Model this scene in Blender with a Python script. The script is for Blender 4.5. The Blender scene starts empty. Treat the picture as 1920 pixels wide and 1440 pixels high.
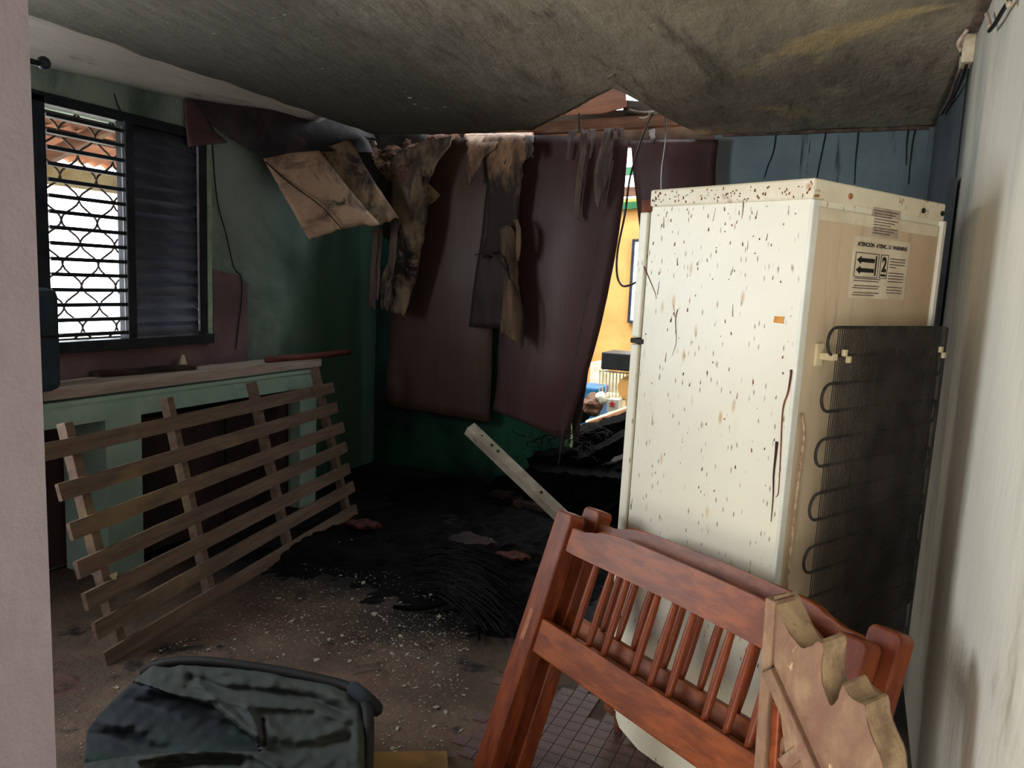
import bpy, bmesh, math, random
from mathutils import Vector, Matrix, noise
import numpy as np
random.seed(7)
SC = bpy.context.scene
COL = SC.collection

# ------------------------------------------------------------------ camera
F = 1443.0
YAW, PITCH, ROLL = map(math.radians, (24.0, 7.56, 2.51))
CAM = Vector((0, 0, 1.5))
def _axes():
    f = Vector((-math.sin(YAW), math.cos(YAW), 0)); r = Vector((math.cos(YAW), math.sin(YAW), 0)); u = Vector((0, 0, 1))
    f2 = f * math.cos(PITCH) - u * math.sin(PITCH); u2 = u * math.cos(PITCH) + f * math.sin(PITCH)
    return (r * math.cos(ROLL) + u2 * math.sin(ROLL), u2 * math.cos(ROLL) - r * math.sin(ROLL), f2)
CR, CU, CF = _axes()
cd = bpy.data.cameras.new('camera'); cam = bpy.data.objects.new('camera', cd); COL.objects.link(cam)
cd.sensor_fit = 'HORIZONTAL'; cd.sensor_width = 36; cd.lens = 36 * F / 1920; cd.clip_start = 0.02
m = Matrix((CR, CU, -CF)).transposed().to_4x4(); m.translation = CAM; cam.matrix_world = m
SC.camera = cam

# ------------------------------------------------------------------ light and exposure
SC.view_settings.view_transform = 'Standard'; SC.view_settings.look = 'None'
SC.view_settings.exposure = 0.62; SC.view_settings.gamma = 1; SC.view_settings.use_curve_mapping = False
W = bpy.data.worlds.new('sky'); SC.world = W; W.use_nodes = True
bg = W.node_tree.nodes['Background']; bg.inputs[0].default_value = (0.86, 0.94, 1.0, 1); bg.inputs[1].default_value = 5.5
def area(name, loc, target, sx, sy, power, color, portal=False):
    l = bpy.data.lights.new(name, 'AREA'); l.shape = 'RECTANGLE'; l.size = sx; l.size_y = sy; l.energy = power; l.color = color
    o = bpy.data.objects.new(name, l); COL.objects.link(o); o.location = loc
    o.rotation_euler = (Vector(target) - Vector(loc)).to_track_quat('-Z', 'Y').to_euler()
    l.cycles.is_portal = portal
    return o
# daylight entering the hall behind the photographer through its window
area('hall_window_light', (-0.75, -2.3, 1.15), (-0.35, 1.9, 1.35), 2.3, 1.9, 66, (1.0, 0.93, 0.84))
# upward fill added at the hall floor to brighten the ceiling through the doorway
area('hall_floor_fill', (-0.35, -0.9, 0.05), (-0.6, 0.6, 2.4), 1.6, 1.5, 75, (1.0, 0.9, 0.76))
# side fill added at an unseen opening in the left wall
area('side_fill', (-3.42, 1.0, 1.65), (0.2, 2.1, 1.55), 1.1, 1.15, 36, (0.9, 0.96, 1.0))
# sky seen through the louvred window, the roof gap and the open back room
area('window_portal', (-3.72, 2.95, 1.67), (0, 2.95, 1.67), 1.2, 1.25, 1, (1, 1, 1), True)
area('roof_portal', (-1.85, 5.7, 3.3), (-1.85, 5.7, 0), 2.4, 1.4, 1, (1, 1, 1), True)
area('yard_portal', (-1.8, 8.0, 3.3), (-1.8, 8.0, 0), 5.6, 2.6, 1, (1, 1, 1), True)
# sun on the open back room
sd = bpy.data.lights.new('sun', 'SUN'); sd.energy = 1.4; sd.angle = 0.02; sd.color = (1.0, 0.9, 0.75)
so = bpy.data.objects.new('sun', sd); COL.objects.link(so)
so.rotation_euler = Vector((0.25, 0.55, -1.0)).to_track_quat('-Z', 'Y').to_euler()
cy = SC.cycles
cy.use_denoising = True; cy.max_bounces = 7; cy.diffuse_bounces = 5; cy.glossy_bounces = 3; cy.transmission_bounces = 2
cy.sample_clamp_indirect = 6; cy.caustics_reflective = False; cy.caustics_refractive = False

# ------------------------------------------------------------------ pixel -> place
def ray(x, y): return CR * ((x - 960) / F) - CU * ((y - 720) / F) + CF
def onZ(x, y, z): d = ray(x, y); return CAM + d * ((z - CAM.z) / d.z)
def onY(x, y, Y): d = ray(x, y); return CAM + d * ((Y - CAM.y) / d.y)
def onX(x, y, X): d = ray(x, y); return CAM + d * ((X - CAM.x) / d.x)
def atD(x, y, D): return CAM + ray(x, y) * D
def onP(x, y, p, n): d = ray(x, y); return CAM + d * (n.dot(p - CAM) / n.dot(d))

# ------------------------------------------------------------------ materials
def lin(c):
    return tuple(((v / 255) / 12.92 if v / 255 <= 0.04045 else ((v / 255 + 0.055) / 1.055) ** 2.4) for v in c) + (1,)
def M(name, c1, c2=None, scale=4, rough=0.7, bump=0.2, bscale=40, st=(1, 1, 1), lay=(), metal=0, lo=0.35, hi=0.65, detail=6, spec=0.3, bdist=0.01):
    """two colours mixed by stretched noise; lay = ((rgb, scale, lo, hi, stretch, kind), ...) for stains, drips, specks and tone gradients"""
    m = bpy.data.materials.new(name); m.use_nodes = True; nt = m.node_tree; N = nt.nodes; L = nt.links
    b = N['Principled BSDF']; b.inputs['Roughness'].default_value = rough; b.inputs['Metallic'].default_value = metal
    b.inputs['Specular IOR Level'].default_value = spec
    tc = N.new('ShaderNodeTexCoord')
    def mp(s, off=0):
        q = N.new('ShaderNodeMapping'); q.inputs['Scale'].default_value = s; q.inputs['Location'].default_value = (off, off * .7, off * .3)
        L.new(tc.outputs['Object'], q.inputs[0]); return q.outputs[0]
    def nz(vec, sc, det=6, rg=0.6, dist=0.0):
        q = N.new('ShaderNodeTexNoise'); q.inputs['Scale'].default_value = sc; q.inputs['Detail'].default_value = det
        q.inputs['Roughness'].default_value = rg; q.inputs['Distortion'].default_value = dist; L.new(vec, q.inputs['Vector']); return q.outputs['Fac']
    def rng(v, a, c):
        q = N.new('ShaderNodeMapRange'); q.interpolation_type = 'SMOOTHSTEP'; q.inputs[1].default_value = a; q.inputs[2].default_value = c
        L.new(v, q.inputs[0]); return q.outputs[0]
    def mix(f, a, c):
        q = N.new('ShaderNodeMix'); q.data_type = 'RGBA'; L.new(f, q.inputs['Factor'])
        for s, i in ((a, 6), (c, 7)):
            if isinstance(s, tuple): q.inputs[i].default_value = s
            else: L.new(s, q.inputs[i])
        return q.outputs[2]
    cur = mix(rng(nz(mp(st), scale, detail), lo, hi), lin(c1), lin(c2 or c1))
    for k, (c, sc, a, z, s, kind) in enumerate(lay):
        vec = mp(s, 3.7 * (k + 1))
        if kind == 'spot':
            q = N.new('ShaderNodeTexVoronoi'); q.inputs['Scale'].default_value = sc; L.new(vec, q.inputs['Vector'])
            f1 = rng(q.outputs['Distance'], z, a)
            sep = N.new('ShaderNodeSeparateColor'); L.new(q.outputs['Color'], sep.inputs[0])
            f2 = rng(sep.outputs[0], 0.45, 0.6)
            mu = N.new('ShaderNodeMath'); mu.operation = 'MULTIPLY'; L.new(f1, mu.inputs[0]); L.new(f2, mu.inputs[1]); f = mu.outputs[0]
        elif kind == 'x' or kind == 'y' or kind == 'z':
            # a layer whose ragged edge runs along one axis (object metres)
            sp = N.new('ShaderNodeSeparateXYZ'); L.new(tc.outputs['Object'], sp.inputs[0])
            ad = N.new('ShaderNodeMath'); ad.operation = 'MULTIPLY_ADD'; L.new(nz(vec, sc), ad.inputs[0]); ad.inputs[1].default_value = 1.2
            L.new(sp.outputs['XYZ'.index(kind.upper())], ad.inputs[2]); f = rng(ad.outputs[0], a + 0.6, z + 0.6)
        else:
            f = rng(nz(vec, sc, 8, 0.65, 0.6), a, z)
        cur = mix(f, cur, lin(c))
    L.new(cur, b.inputs['Base Color'])
    if bump:
        bp = N.new('ShaderNodeBump'); bp.inputs['Strength'].default_value = bump; bp.inputs['Distance'].default_value = bdist
        L.new(nz(mp(st), bscale, 8), bp.inputs['Height']); L.new(bp.outputs[0], b.inputs['Normal'])
    return m

mt = {}
mt['ceil'] = M('stained_ceiling', (184, 170, 148), (160, 148, 130), 1.6, .85, .55, 8, (1.6, .7, 1), (((122, 115, 102), 2.2, .5, .72, (2.2, .5, 1), 'n'), ((204, 188, 158), 3.0, .56, .75, (1, .35, 1), 'n'), ((112, 104, 92), 9, .62, .74, (1, .3, 1), 'n'), ((206, 184, 140), .8, .58, .63, (1, 1, 1), 'n'), ((96, 92, 82), 1.6, -.9, -2.4, (1, 1, 1), 'x'), ((96, 91, 80), 6, .6, .74, (2.4, .5, 1), 'n'), ((216, 204, 176), 14, .66, .72, (.8, 2.4, 1), 'n')), bdist=.03)  # x layer darkens the ceiling towards the left wall
mt['pale'] = M('pale_ceiling_board', (222, 212, 200), (200, 190, 178), 2, .75, .3, 30, (3, .5, 1), (((110, 100, 92), 4, .6, .75, (3, .6, 1), 'n'),))
mt['ceil_edge'] = M('ceiling_edge', (74, 64, 54), (40, 36, 32), 9, .9, .5)
mt['wgreen'] = M('green_wall_paint', (174, 190, 180), (146, 166, 154), 1.3, .7, .25, 25, lay=(((74, 106, 88), 1.3, 3.6, 4.7, (1, 1, .6), 'y'), ((84, 108, 96), 1.1, .45, .7, (1, 1, .6), 'n'), ((40, 50, 44), 5, .66, .72, (1, 1, .12), 'n')))  # y layer paints the window light's falloff towards the back corner
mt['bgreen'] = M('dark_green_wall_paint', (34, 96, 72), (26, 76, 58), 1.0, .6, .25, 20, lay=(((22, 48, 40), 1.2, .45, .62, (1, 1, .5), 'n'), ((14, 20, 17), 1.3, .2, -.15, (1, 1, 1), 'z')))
mt['bblue'] = M('blue_grey_wall_paint', (140, 158, 164), (120, 140, 148), 1.6, .7, .25, 25, lay=(((56, 64, 68), 4.5, .6, .68, (1.6, 1.6, .12), 'n'), ((40, 42, 44), 11, .66, .7, (1.4, 1.4, .1), 'n'), ((96, 106, 110), 2, -.1, .35, (1, 1, .5), 'x')))
mt['rwall'] = M('stained_grey_wall_paint', (222, 218, 202), (204, 202, 190), 1.4, .7, .3, 22, (1, 1, .4), (((164, 168, 162), 1.6, .5, .72, (1, 1.2, .3), 'n'), ((168, 160, 138), 2.3, .58, .72, (1, 1, .3), 'n'), ((60, 60, 60), 26, .74, .78, (1, 1, .3), 'n'), ((92, 96, 96), 1.3, 2.95, 3.5, (1, 1, .4), 'y')))  # y layer darkens the wall towards the far seam
mt['rcorner'] = M('dark_corner_paint', (84, 94, 98), (66, 74, 78), 1.6, .7, .25, 25)  # darker blue-grey for the stretch past the seam
mt['jamb'] = M('mauve_jamb_paint', (144, 135, 145), (128, 119, 129), 3, .7, .2, 30, lay=(((110, 96, 96), 6, .6, .75, (1, 1, .5), 'n'), ((190, 170, 150), 8, .72, .76, (1, 1, 1), 'n')))
mt['floor'] = M('burnt_floor', (108, 88, 74), (82, 67, 57), 3.5, .8, .8, 30, lay=(((92, 62, 54), 2.2, .56, .7, (1, 1, 1), 'n'), ((13, 12, 12), 1.3, 2.35, 3.0, (1, 1, 1), 'y'), ((20, 17, 16), 5, .55, .68, (1, 1, 1), 'n')), bdist=.02)
mt['tile'] = M('maroon_floor_tile', (100, 72, 69), (80, 58, 57), 6, .45, .3, 50, lay=(((60, 46, 44), 9, .55, .7, (1, 1, 1), 'n'),))
mt['grout'] = M('grout', (38, 30, 28), (26, 22, 20), 12)
mt['mint'] = M('mint_counter_paint', (180, 206, 190), (158, 186, 170), 2.5, .7, .2, 25, lay=(((84, 100, 92), 3, .62, .75, (1, 1, .5), 'n'),))
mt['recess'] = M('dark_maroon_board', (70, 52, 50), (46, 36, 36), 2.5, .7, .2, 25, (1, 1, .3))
mt['wains'] = M('maroon_wall_paint', (136, 108, 112), (112, 88, 92), 3, .75, .3, 25)
mt['plank'] = M('weathered_grey_plank', (206, 190, 178), (168, 150, 138), 5, .75, .4, 30, (4, .3, 4), (((170, 156, 146), 4, .6, .72, (3, .4, 3), 'n'),))
mt['redpole'] = M('red_brown_wood', (132, 70, 54), (90, 48, 40), 6, .6, .3, 40, (4, .4, 4))
mt['slat'] = M('brown_slat_wood', (122, 100, 84), (98, 79, 67), 3.0, .65, .25, 40, (1, 12, 8), (((134, 112, 82), 1.2, .56, .66, (.5, 1, 1), 'n'), ((76, 58, 50), 2.2, .6, .72, (1, 1, 1), 'n')))
mt['winframe'] = M('dark_window_metal', (46, 52, 60), (34, 38, 46), 8, .45, .2, 50, metal=.2)
mt['blade'] = M('dark_louver_metal', (92, 94, 106), (70, 72, 84), 5, .4, .2, 60, (1, 1, 1), metal=.2)
mt['bladep'] = M('pale_daylit_louver_metal', (190, 184, 188), (150, 146, 150), 5, .45, .1, metal=.1)  # pale tone stands in for daylight on the open blades' undersides
mt['iron'] = M('painted_iron', (120, 104, 96), (90, 78, 74), 20, .6, .1)
mt['mintstrip'] = M('daylit_mint_strip', (196, 214, 200), (160, 186, 168), 12, .6, .2)  # mint reveal with its outdoor light put into the pale tone
mt['rooftin'] = M('rusty_roof_sheet', (206, 144, 118), (176, 116, 94), 4, .7, .3, 30, (1, 1, 1), (((214, 176, 130), 6, .62, .72, (1, 1, 1), 'n'),))
mt['fascia'] = M('cream_fascia', (214, 204, 170), (190, 170, 130), 6)
mt['ply'] = M('brown_plywood', (96, 74, 66), (80, 62, 55), 2.0, .42, .35, 60, (3, 3, .25), (((118, 102, 90), 1.4, .52, .72, (1, 1, .5), 'n'), ((56, 44, 40), 2.4, .58, .72, (1, 1, .6), 'n')), bdist=.004)
mt['plyred'] = M('purple_brown_plywood', (104, 74, 73), (84, 61, 61), 1.8, .42, .4, 90, (1, 1, .2), (((114, 90, 90), 1.6, .55, .75, (2, 1, .4), 'n'), ((50, 38, 38), 2.2, .6, .72, (2, 1, .5), 'n')), bdist=.004)
mt['plydark'] = M('charred_plywood', (66, 55, 50), (44, 37, 35), 3, .55, .4, 60, (3, 3, .4))
mt['veneer'] = M('peeled_veneer', (196, 152, 118), (144, 110, 86), 3, .7, .4, 60, (5, 5, .5), (((46, 38, 34), 1.6, .5, .62, (1, 1, .6), 'n'), ((84, 68, 56), 5, .56, .66, (5, 5, .6), 'n'), ((50, 42, 38), 7, 2.48, 2.02, (1.5, 1.5, .5), 'z')), bdist=.006)
mt['veneercurl'] = M('tan_curled_veneer', (142, 112, 88), (104, 82, 66), 3, .7, .4, 60, (5, 5, .5), (((60, 48, 42), 2.2, .5, .64, (2, 2, .6), 'n'),), bdist=.006)
mt['veneergrey'] = M('grey_peeled_veneer', (128, 106, 96), (88, 74, 70), 4, .75, .4, 60, (7, 7, .5), (((52, 44, 42), 3, .5, .66, (5, 5, .6), 'n'),), bdist=.006)
mt['bark'] = M('burnt_layered_board', (164, 136, 110), (98, 82, 70), 7, .9, .9, 40, (2, 2, .7), (((30, 26, 24), 5, .48, .62, (1, 1, .5), 'n'),), bdist=.02)
mt['rubble'] = M('reddish_insulation_rubble', (168, 122, 102), (112, 80, 68), 16, .95, 1, 60, lay=(((160, 140, 120), 30, .66, .72, (1, 1, 1), 'n'), ((24, 20, 19), 3, .55, .7, (1, 1, 1), 'n')), bdist=.03)
mt['edgewood'] = M('split_brown_wood', (168, 136, 106), (118, 94, 74), 3, .75, .4, 50, (4, 4, 1), (((52, 42, 38), 2.4, .48, .6, (1, 1, 1), 'n'),), bdist=.006)
mt['flap'] = M('torn_pale_board_face', (204, 168, 138), (168, 136, 112), 2.4, .75, .3, 40, (1, 1, 1), (((120, 94, 78), 5, .5, .66, (1, 1, 1), 'n'), ((54, 44, 40), 3.2, .55, .66, (1, 1, 1), 'n')))
mt['flapdark'] = M('soot_dark_board_face', (70, 62, 62), (42, 38, 40), 4, .8, .6, 30, lay=(((92, 70, 62), 6, .54, .7, (1, 1, 1), 'n'),))
mt['fridge'] = M('cream_enamel', (226, 222, 202), (218, 214, 196), 1.5, .4, .06, 60, lay=(
    ((196, 164, 112), 9, .02, .2, (2.2, 2.2, .75), 'spot'), ((138, 84, 44), 24, .0, .2, (2.0, 2.0, .55), 'spot'), ((84, 44, 26), 38, .0, .24, (2.0, 2.0, .5), 'spot'), ((120, 74, 44), 30, .69, .73, (1.6, 1.6, .14), 'n'), ((205, 198, 172), 3, .56, .75, (1, 1, .4), 'n')), spec=.45)
mt['fridgetop'] = M('rust_spotted_enamel', (228, 222, 202), (214, 204, 178), 4, .45, .1, 60, lay=(((176, 120, 70), 20, .0, .3, (1, 1, 1), 'spot'), ((150, 100, 62), 14, .6, .68, (1, 1, 1), 'n'), ((90, 50, 34), 30, .68, .72, (1, 1, .6), 'n')))
mt['fridgeback'] = M('stained_beige_panel', (206, 188, 160), (190, 168, 140), 2.5, .6, .1, 50, (1, 1, .4), (((164, 130, 100), 3.5, .55, .75, (1, 3, .25), 'n'), ((130, 88, 58), 16, .69, .73, (1, 1.5, .12), 'n')))
mt['fridgewhite'] = M('white_trim_enamel', (226, 228, 222), (208, 208, 196), 4, .4, .05)
mt['gasket'] = M('dark_door_gap', (50, 44, 40), (30, 28, 26), 6)
mt['rust'] = M('rust_stain', (132, 78, 50), (84, 48, 36), 14, .9, .3)
mt['darkrust'] = M('dark_drip', (70, 36, 28), (46, 24, 20), 14, .7)
mt['coil'] = M('black_condenser_wire', (72, 70, 66), (52, 51, 49), 10, .6, .1, metal=.3)
mt['plastic'] = M('cream_plastic', (222, 212, 178), (206, 192, 156), 10, .5, .05)
mt['paper'] = M('label_paper', (222, 212, 190), (206, 192, 168), 12, .8, .05)
mt['paperold'] = M('faded_label_paper', (190, 174, 156), (168, 152, 138), 26, .8, .05, lay=(((110, 96, 90), 90, .56, .66, (1, 1, 2.2), 'n'),))
mt['ink'] = M('black_ink', (34, 32, 32), (26, 25, 25), 10, .6, 0)
mt['inkgrey'] = M('grey_ink', (104, 94, 86), (90, 82, 76), 30, .8, 0)
mt['orange'] = M('orange_sticker', (212, 150, 74), (196, 132, 60), 30, .7, .1)
mt['copper'] = M('corroded_pipe', (150, 118, 92), (196, 178, 150), 60, .7, .4)
mt['cherry'] = M('cherry_varnished_wood', (142, 74, 34), (106, 52, 26), 7, .4, .12, 30, (1.2, 5, 5), (((106, 50, 28), 9, .5, .75, (.6, 2, 2), 'n'), ((168, 96, 56), 40, .68, .74, (1, 1, 1), 'n'),), spec=.22, bdist=.003)
mt['cherryred'] = M('worn_red_varnish', (130, 65, 36), (98, 46, 28), 7, .4, .12, 30, (4, 1, 4), (((98, 44, 30), 8, .5, .75, (2, .8, 2), 'n'), ((170, 110, 80), 36, .7, .76, (1, .5, 1), 'n'),), spec=.22, bdist=.003)
mt['scuff'] = M('bare_wood_scuff', (170, 112, 82), (140, 84, 60), 20, .8)
mt['rubber'] = M('black_rubber', (24, 22, 22), (18, 17, 17), 10, .7)
mt['carved'] = M('weathered_carved_wood', (140, 116, 94), (108, 86, 70), 16, .8, .8, 70, (1, 1, .35), (((110, 82, 70), 11, .42, .66, (1, 1, .5), 'n'), ((200, 172, 138), 30, .62, .68, (1, 1, .3), 'n'), ((66, 50, 42), 40, .66, .72, (1, 1, .5), 'n')), bdist=.004, spec=.15)
mt['carvededge'] = M('bare_carved_edge', (168, 144, 112), (128, 106, 84), 18, .8, .6, 60, lay=(((92, 74, 58), 16, .58, .7, (1, 1, 1), 'n'),), bdist=.005)
mt['channel'] = M('grey_painted_channel', (190, 178, 158), (150, 138, 120), 5, .6, .3, 40, (1, 1, 1), (((96, 82, 68), 7, .6, .7, (1, 1, 1), 'n'),))
mt['char'] = M('charred_timber', (20, 19, 18), (9, 9, 9), 7, .85, 1, 30, lay=(((44, 38, 35), 9, .68, .76, (1, 1, 1), 'n'),), bdist=.02, spec=.02)
mt['soot'] = M('black_soot_debris', (20, 19, 19), (11, 11, 11), 9, .95, .7, 50, lay=(((40, 34, 30), 12, .66, .74, (1, 1, 1), 'n'),), bdist=.01, spec=.08)
mt['charbrown'] = M('half_burnt_timber', (78, 56, 48), (30, 25, 24), 3.5, .7, .8, 30, bdist=.015)
mt['fibre'] = M('burnt_fibre', (30, 28, 27), (18, 17, 17), 20, .8, .4, spec=.1)
mt['cloth'] = M('dark_green_cloth', (64, 70, 66), (54, 60, 58), 1.6, .9, .35, 150, lay=(((66, 63, 57), 2.2, .55, .7, (1, 1, 1), 'n'), ((190, 184, 170), 60, .8, .82, (1, 1, 1), 'n')), bdist=.002)
mt['clothdark'] = M('blue_black_lining', (44, 46, 54), (34, 44, 44), 2, .9, .3, 120, lay=(((22, 44, 38), 2, .5, .6, (1, 1, 1), 'n'),), bdist=.002)
mt['chip'] = M('pale_paint_flake', (176, 168, 152), (122, 116, 104), 30, .8, 0)
mt['ochre'] = M('ochre_board', (142, 108, 54), (116, 86, 44), 8, .7, .2)
mt['case'] = M('slate_case_fabric', (52, 66, 78), (42, 54, 66), 6, .7, .2)
mt['cone'] = M('cream_plaster', (206, 194, 160), (186, 170, 136), 20, .8)
mt['clay'] = M('red_clay_patch', (96, 48, 40), (42, 30, 27), 30, .9, .6)
mt['wire'] = M('dark_cable', (84, 78, 74), (60, 56, 54), 20, .5, 0)
mt['wireblack'] = M('black_wire', (22, 22, 22), (16, 16, 16), 20, .6, 0)
mt['whitewire'] = M('white_cable', (206, 190, 170), (170, 150, 130), 30, .6, 0)
mt['box'] = M('dirty_white_plastic', (214, 202, 178), (180, 164, 142), 14, .6, .1)
mt['trim'] = M('dirty_ceiling_trim', (126, 104, 90), (80, 66, 58), 14, .8, .3)
mt['rafter'] = M('pinkish_rafter', (196, 146, 116), (150, 108, 86), 5, .7, .3, 40, (.5, 3, 3))
mt['beamtaupe'] = M('taupe_beam_paint', (136, 116, 98), (112, 96, 82), 5, .75, .2)
mt['board'] = M('brown_roof_board', (120, 80, 58), (92, 60, 44), 4, .6, .2, 40, (.5, 1, 6))
mt['darkbeam'] = M('dark_roof_beam', (52, 42, 36), (36, 30, 27), 5, .8)
mt['yellow'] = M('yellow_wall_paint', (204, 152, 88), (190, 138, 76), 2, .8, .15, 30, lay=(((110, 84, 44), 30, .68, .73, (1, 1, .35), 'n'),))
mt['greenpaint'] = M('green_gloss_beam', (46, 110, 66), (36, 92, 56), 6, .5)
mt['palegreen'] = M('pale_green_post', (150, 168, 130), (120, 140, 108), 8, .7)
mt['blue'] = M('blue_plastic', (40, 110, 160), (24, 84, 130), 8, .4)
mt['white'] = M('white_enamel', (214, 206, 190), (190, 180, 160), 8, .5)
mt['black'] = M('black_appliance', (34, 34, 36), (26, 26, 28), 8, .5)
mt['red'] = M('red_print', (200, 44, 48), (180, 34, 40), 8, .6)
mt['freshplank'] = M('pale_pink_plank', (222, 182, 148), (190, 144, 112), 4, .7, .3, 30, (.6, 4, 4))
mt['ground'] = M('pale_yard_ground', (170, 164, 150), (140, 134, 120), 2)
mt['hall'] = M('hall_paint', (170, 164, 154), (156, 150, 140), 2)
mt['slatglass'] = mt['white']
for k, v in mt.items(): v.name = v.name

# ------------------------------------------------------------------ mesh helpers
def lk(name, bm, mat, parent=None, smooth=False, world=False, mats=None):
    bmesh.ops.recalc_face_normals(bm, faces=bm.faces)
    me = bpy.data.meshes.new(name)
    if world and parent is not None:
        bm.transform(parent.matrix_world.inverted())
    bm.to_mesh(me); bm.free()
    for q in (mats or [mat]): me.materials.append(q)
    if smooth:
        for p in me.polygons: p.use_smooth = True
    o = bpy.data.objects.new(name, me); COL.objects.link(o)
    if parent is not None: o.parent = parent
    return o
def tag(o, label, cat, group=None):
    o['label'] = label; o['category'] = cat
    if group: o['group'] = group
    return o
def struct(o): o['kind'] = 'structure'; return o
def stuff(o): o['kind'] = 'stuff'; return o
def thing(name, label, cat, mat4=None, loc=None, group=None):
    o = bpy.data.objects.new(name, None); COL.objects.link(o)
    o.matrix_world = mat4 if mat4 is not None else Matrix.Translation(Vector(loc or (0, 0, 0)))
    o.empty_display_size = .1
    bpy.context.view_layer.update()
    return tag(o, label, cat, group)
def box(bm, lo, hi, bev=0.0, mi=0):
    lo, hi = Vector(lo), Vector(hi)
    vs = [bm.verts.new((x, y, z)) for x in (lo.x, hi.x) for y in (lo.y, hi.y) for z in (lo.z, hi.z)]
    fs = [bm.faces.new([vs[i] for i in q]) for q in ((0, 1, 3, 2), (4, 6, 7, 5), (0, 4, 5, 1), (2, 3, 7, 6), (0, 2, 6, 4), (1, 5, 7, 3))]
    for f_ in fs: f_.material_index = mi
    if bev:
        es = list({e for f_ in fs for e in f_.edges})
        bmesh.ops.bevel(bm, geom=es, offset=bev, segments=2, affect='EDGES', profile=.5)
    return bm
def B(lo, hi, bev=0.0): return box(bmesh.new(), lo, hi, bev)
def prism(bm, pts, ext, bev=0, mi=0):
    """closed outline pts (3D), pushed along ext"""
    ext = Vector(ext); a = [bm.verts.new(p) for p in pts]; b = [bm.verts.new(Vector(p) + ext) for p in pts]; n = len(pts)
    fs = [bm.faces.new(a), bm.faces.new(b[::-1])]
    for i in range(n): fs.append(bm.faces.new((a[i], b[i], b[(i + 1) % n], a[(i + 1) % n])))
    for f_ in fs: f_.material_index = mi
    if bev:
        es = [e for e in fs[0].edges] + [e for e in fs[1].edges]
        bmesh.ops.bevel(bm, geom=es, offset=bev, segments=2, affect='EDGES', profile=.5)
    return bm
def cat(pts, n):
    """Catmull-Rom through pts"""
    pts = [Vector(p) for p in pts]
    if len(pts) < 3:
        return [pts[0].lerp(pts[-1], i / n) for i in range(n + 1)]
    P = [pts[0] * 2 - pts[1]] + pts + [pts[-1] * 2 - pts[-2]]; out = []
    for i in range(n + 1):
        t = i / n * (len(pts) - 1); k = min(int(t), len(pts) - 2); t -= k
        a, b, c, d = P[k:k + 4]
        out.append(.5 * ((2 * b) + (c - a) * t + (2 * a - 5 * b + 4 * c - d) * t * t + (3 * b - a - 3 * c + d) * t ** 3))
    return out
def tube(bm, pts, r, n=8, seg=None, r2=None, rf=None):
    P = cat(pts, seg or max(2, 6 * (len(pts) - 1))); rings = []; up = Vector((.3, .2, 1)).normalized()
    for i, p in enumerate(P):
        t = (P[min(i + 1, len(P) - 1)] - P[max(i - 1, 0)]).normalized()
        a = t.cross(up)
        if a.length < .05: a = t.cross(Vector((1, 0, 0)))
        a.normalize(); b = t.cross(a); s = i / (len(P) - 1)
        rr = rf(s) if rf else r + ((r2 if r2 is not None else r) - r) * s
        rings.append([bm.verts.new(p + (a * math.cos(k * math.tau / n) + b * math.sin(k * math.tau / n)) * rr) for k in range(n)])
    for i in range(len(rings) - 1):
        for k in range(n): bm.faces.new((rings[i][k], rings[i][(k + 1) % n], rings[i + 1][(k + 1) % n], rings[i + 1][k]))
    bm.faces.new(rings[0][::-1]); bm.faces.new(rings[-1]); return bm
def T(pts, r, **k): return tube(bmesh.new(), pts, r, **k)
def grid(bm, G, thick=0, mi=0, closed=False):
    """G[i][j] world points -> sheet, thickened along its normals"""
    n, m_ = len(G), len(G[0]); V = [[bm.verts.new(p) for p in r] for r in G]
    for i in range(n - 1):
        for j in range(m_ - 1):
            bm.faces.new((V[i][j], V[i][j + 1], V[i + 1][j + 1], V[i + 1][j])).material_index = mi
    if thick:
        bm.normal_update(); top = [[v.co - v.normal * thick for v in r] for r in V]
        U = [[bm.verts.new(p) for p in r] for r in top]
        for i in range(n - 1):
            for j in range(m_ - 1):
                bm.faces.new((U[i][j], U[i + 1][j], U[i + 1][j + 1], U[i][j + 1])).material_index = mi
        for i in range(n - 1):
            for j in (0, m_ - 1): bm.faces.new((V[i][j], V[i + 1][j], U[i + 1][j], U[i][j])).material_index = mi
        for j in range(m_ - 1):
            for i in (0, n - 1): bm.faces.new((V[i][j], V[i][j + 1], U[i][j + 1], U[i][j])).material_index = mi
    return bm
def patch(rows, nu=24, nv=12, thick=.005, amp=.006, freq=6, fray=0.0, bend=None, mi=0, bm=None):
    """rows: control rows top to bottom, each a list of (px, py, Y) -> curved sheet of real size at depth Y"""
    R = [cat([onY(*p) for p in r], nv) for r in rows]
    colz = [cat([R[i][j] for i in range(len(R))], nu) for j in range(nv + 1)]
    G = [[colz[j][i] for j in range(nv + 1)] for i in range(nu + 1)]
    for i, r in enumerate(G):
        for j, p in enumerate(r):
            d = noise.noise(p * freq) * amp + noise.noise(p * freq * .35) * amp * 2
            p.y += d; p.x = max(p.x + d * .3, XL + .02)
            if fray and i > nu - 4: p.z += fray * noise.noise(Vector((j * 1.7, i, p.x * 40)))* (i - nu + 4) / 4
            if fray and (j == 0 or j == nv): p.x += fray * .5 * noise.noise(Vector((i * 1.3, j, p.z * 9)))
    return grid(bm or bmesh.new(), G, thick, mi)
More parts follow.
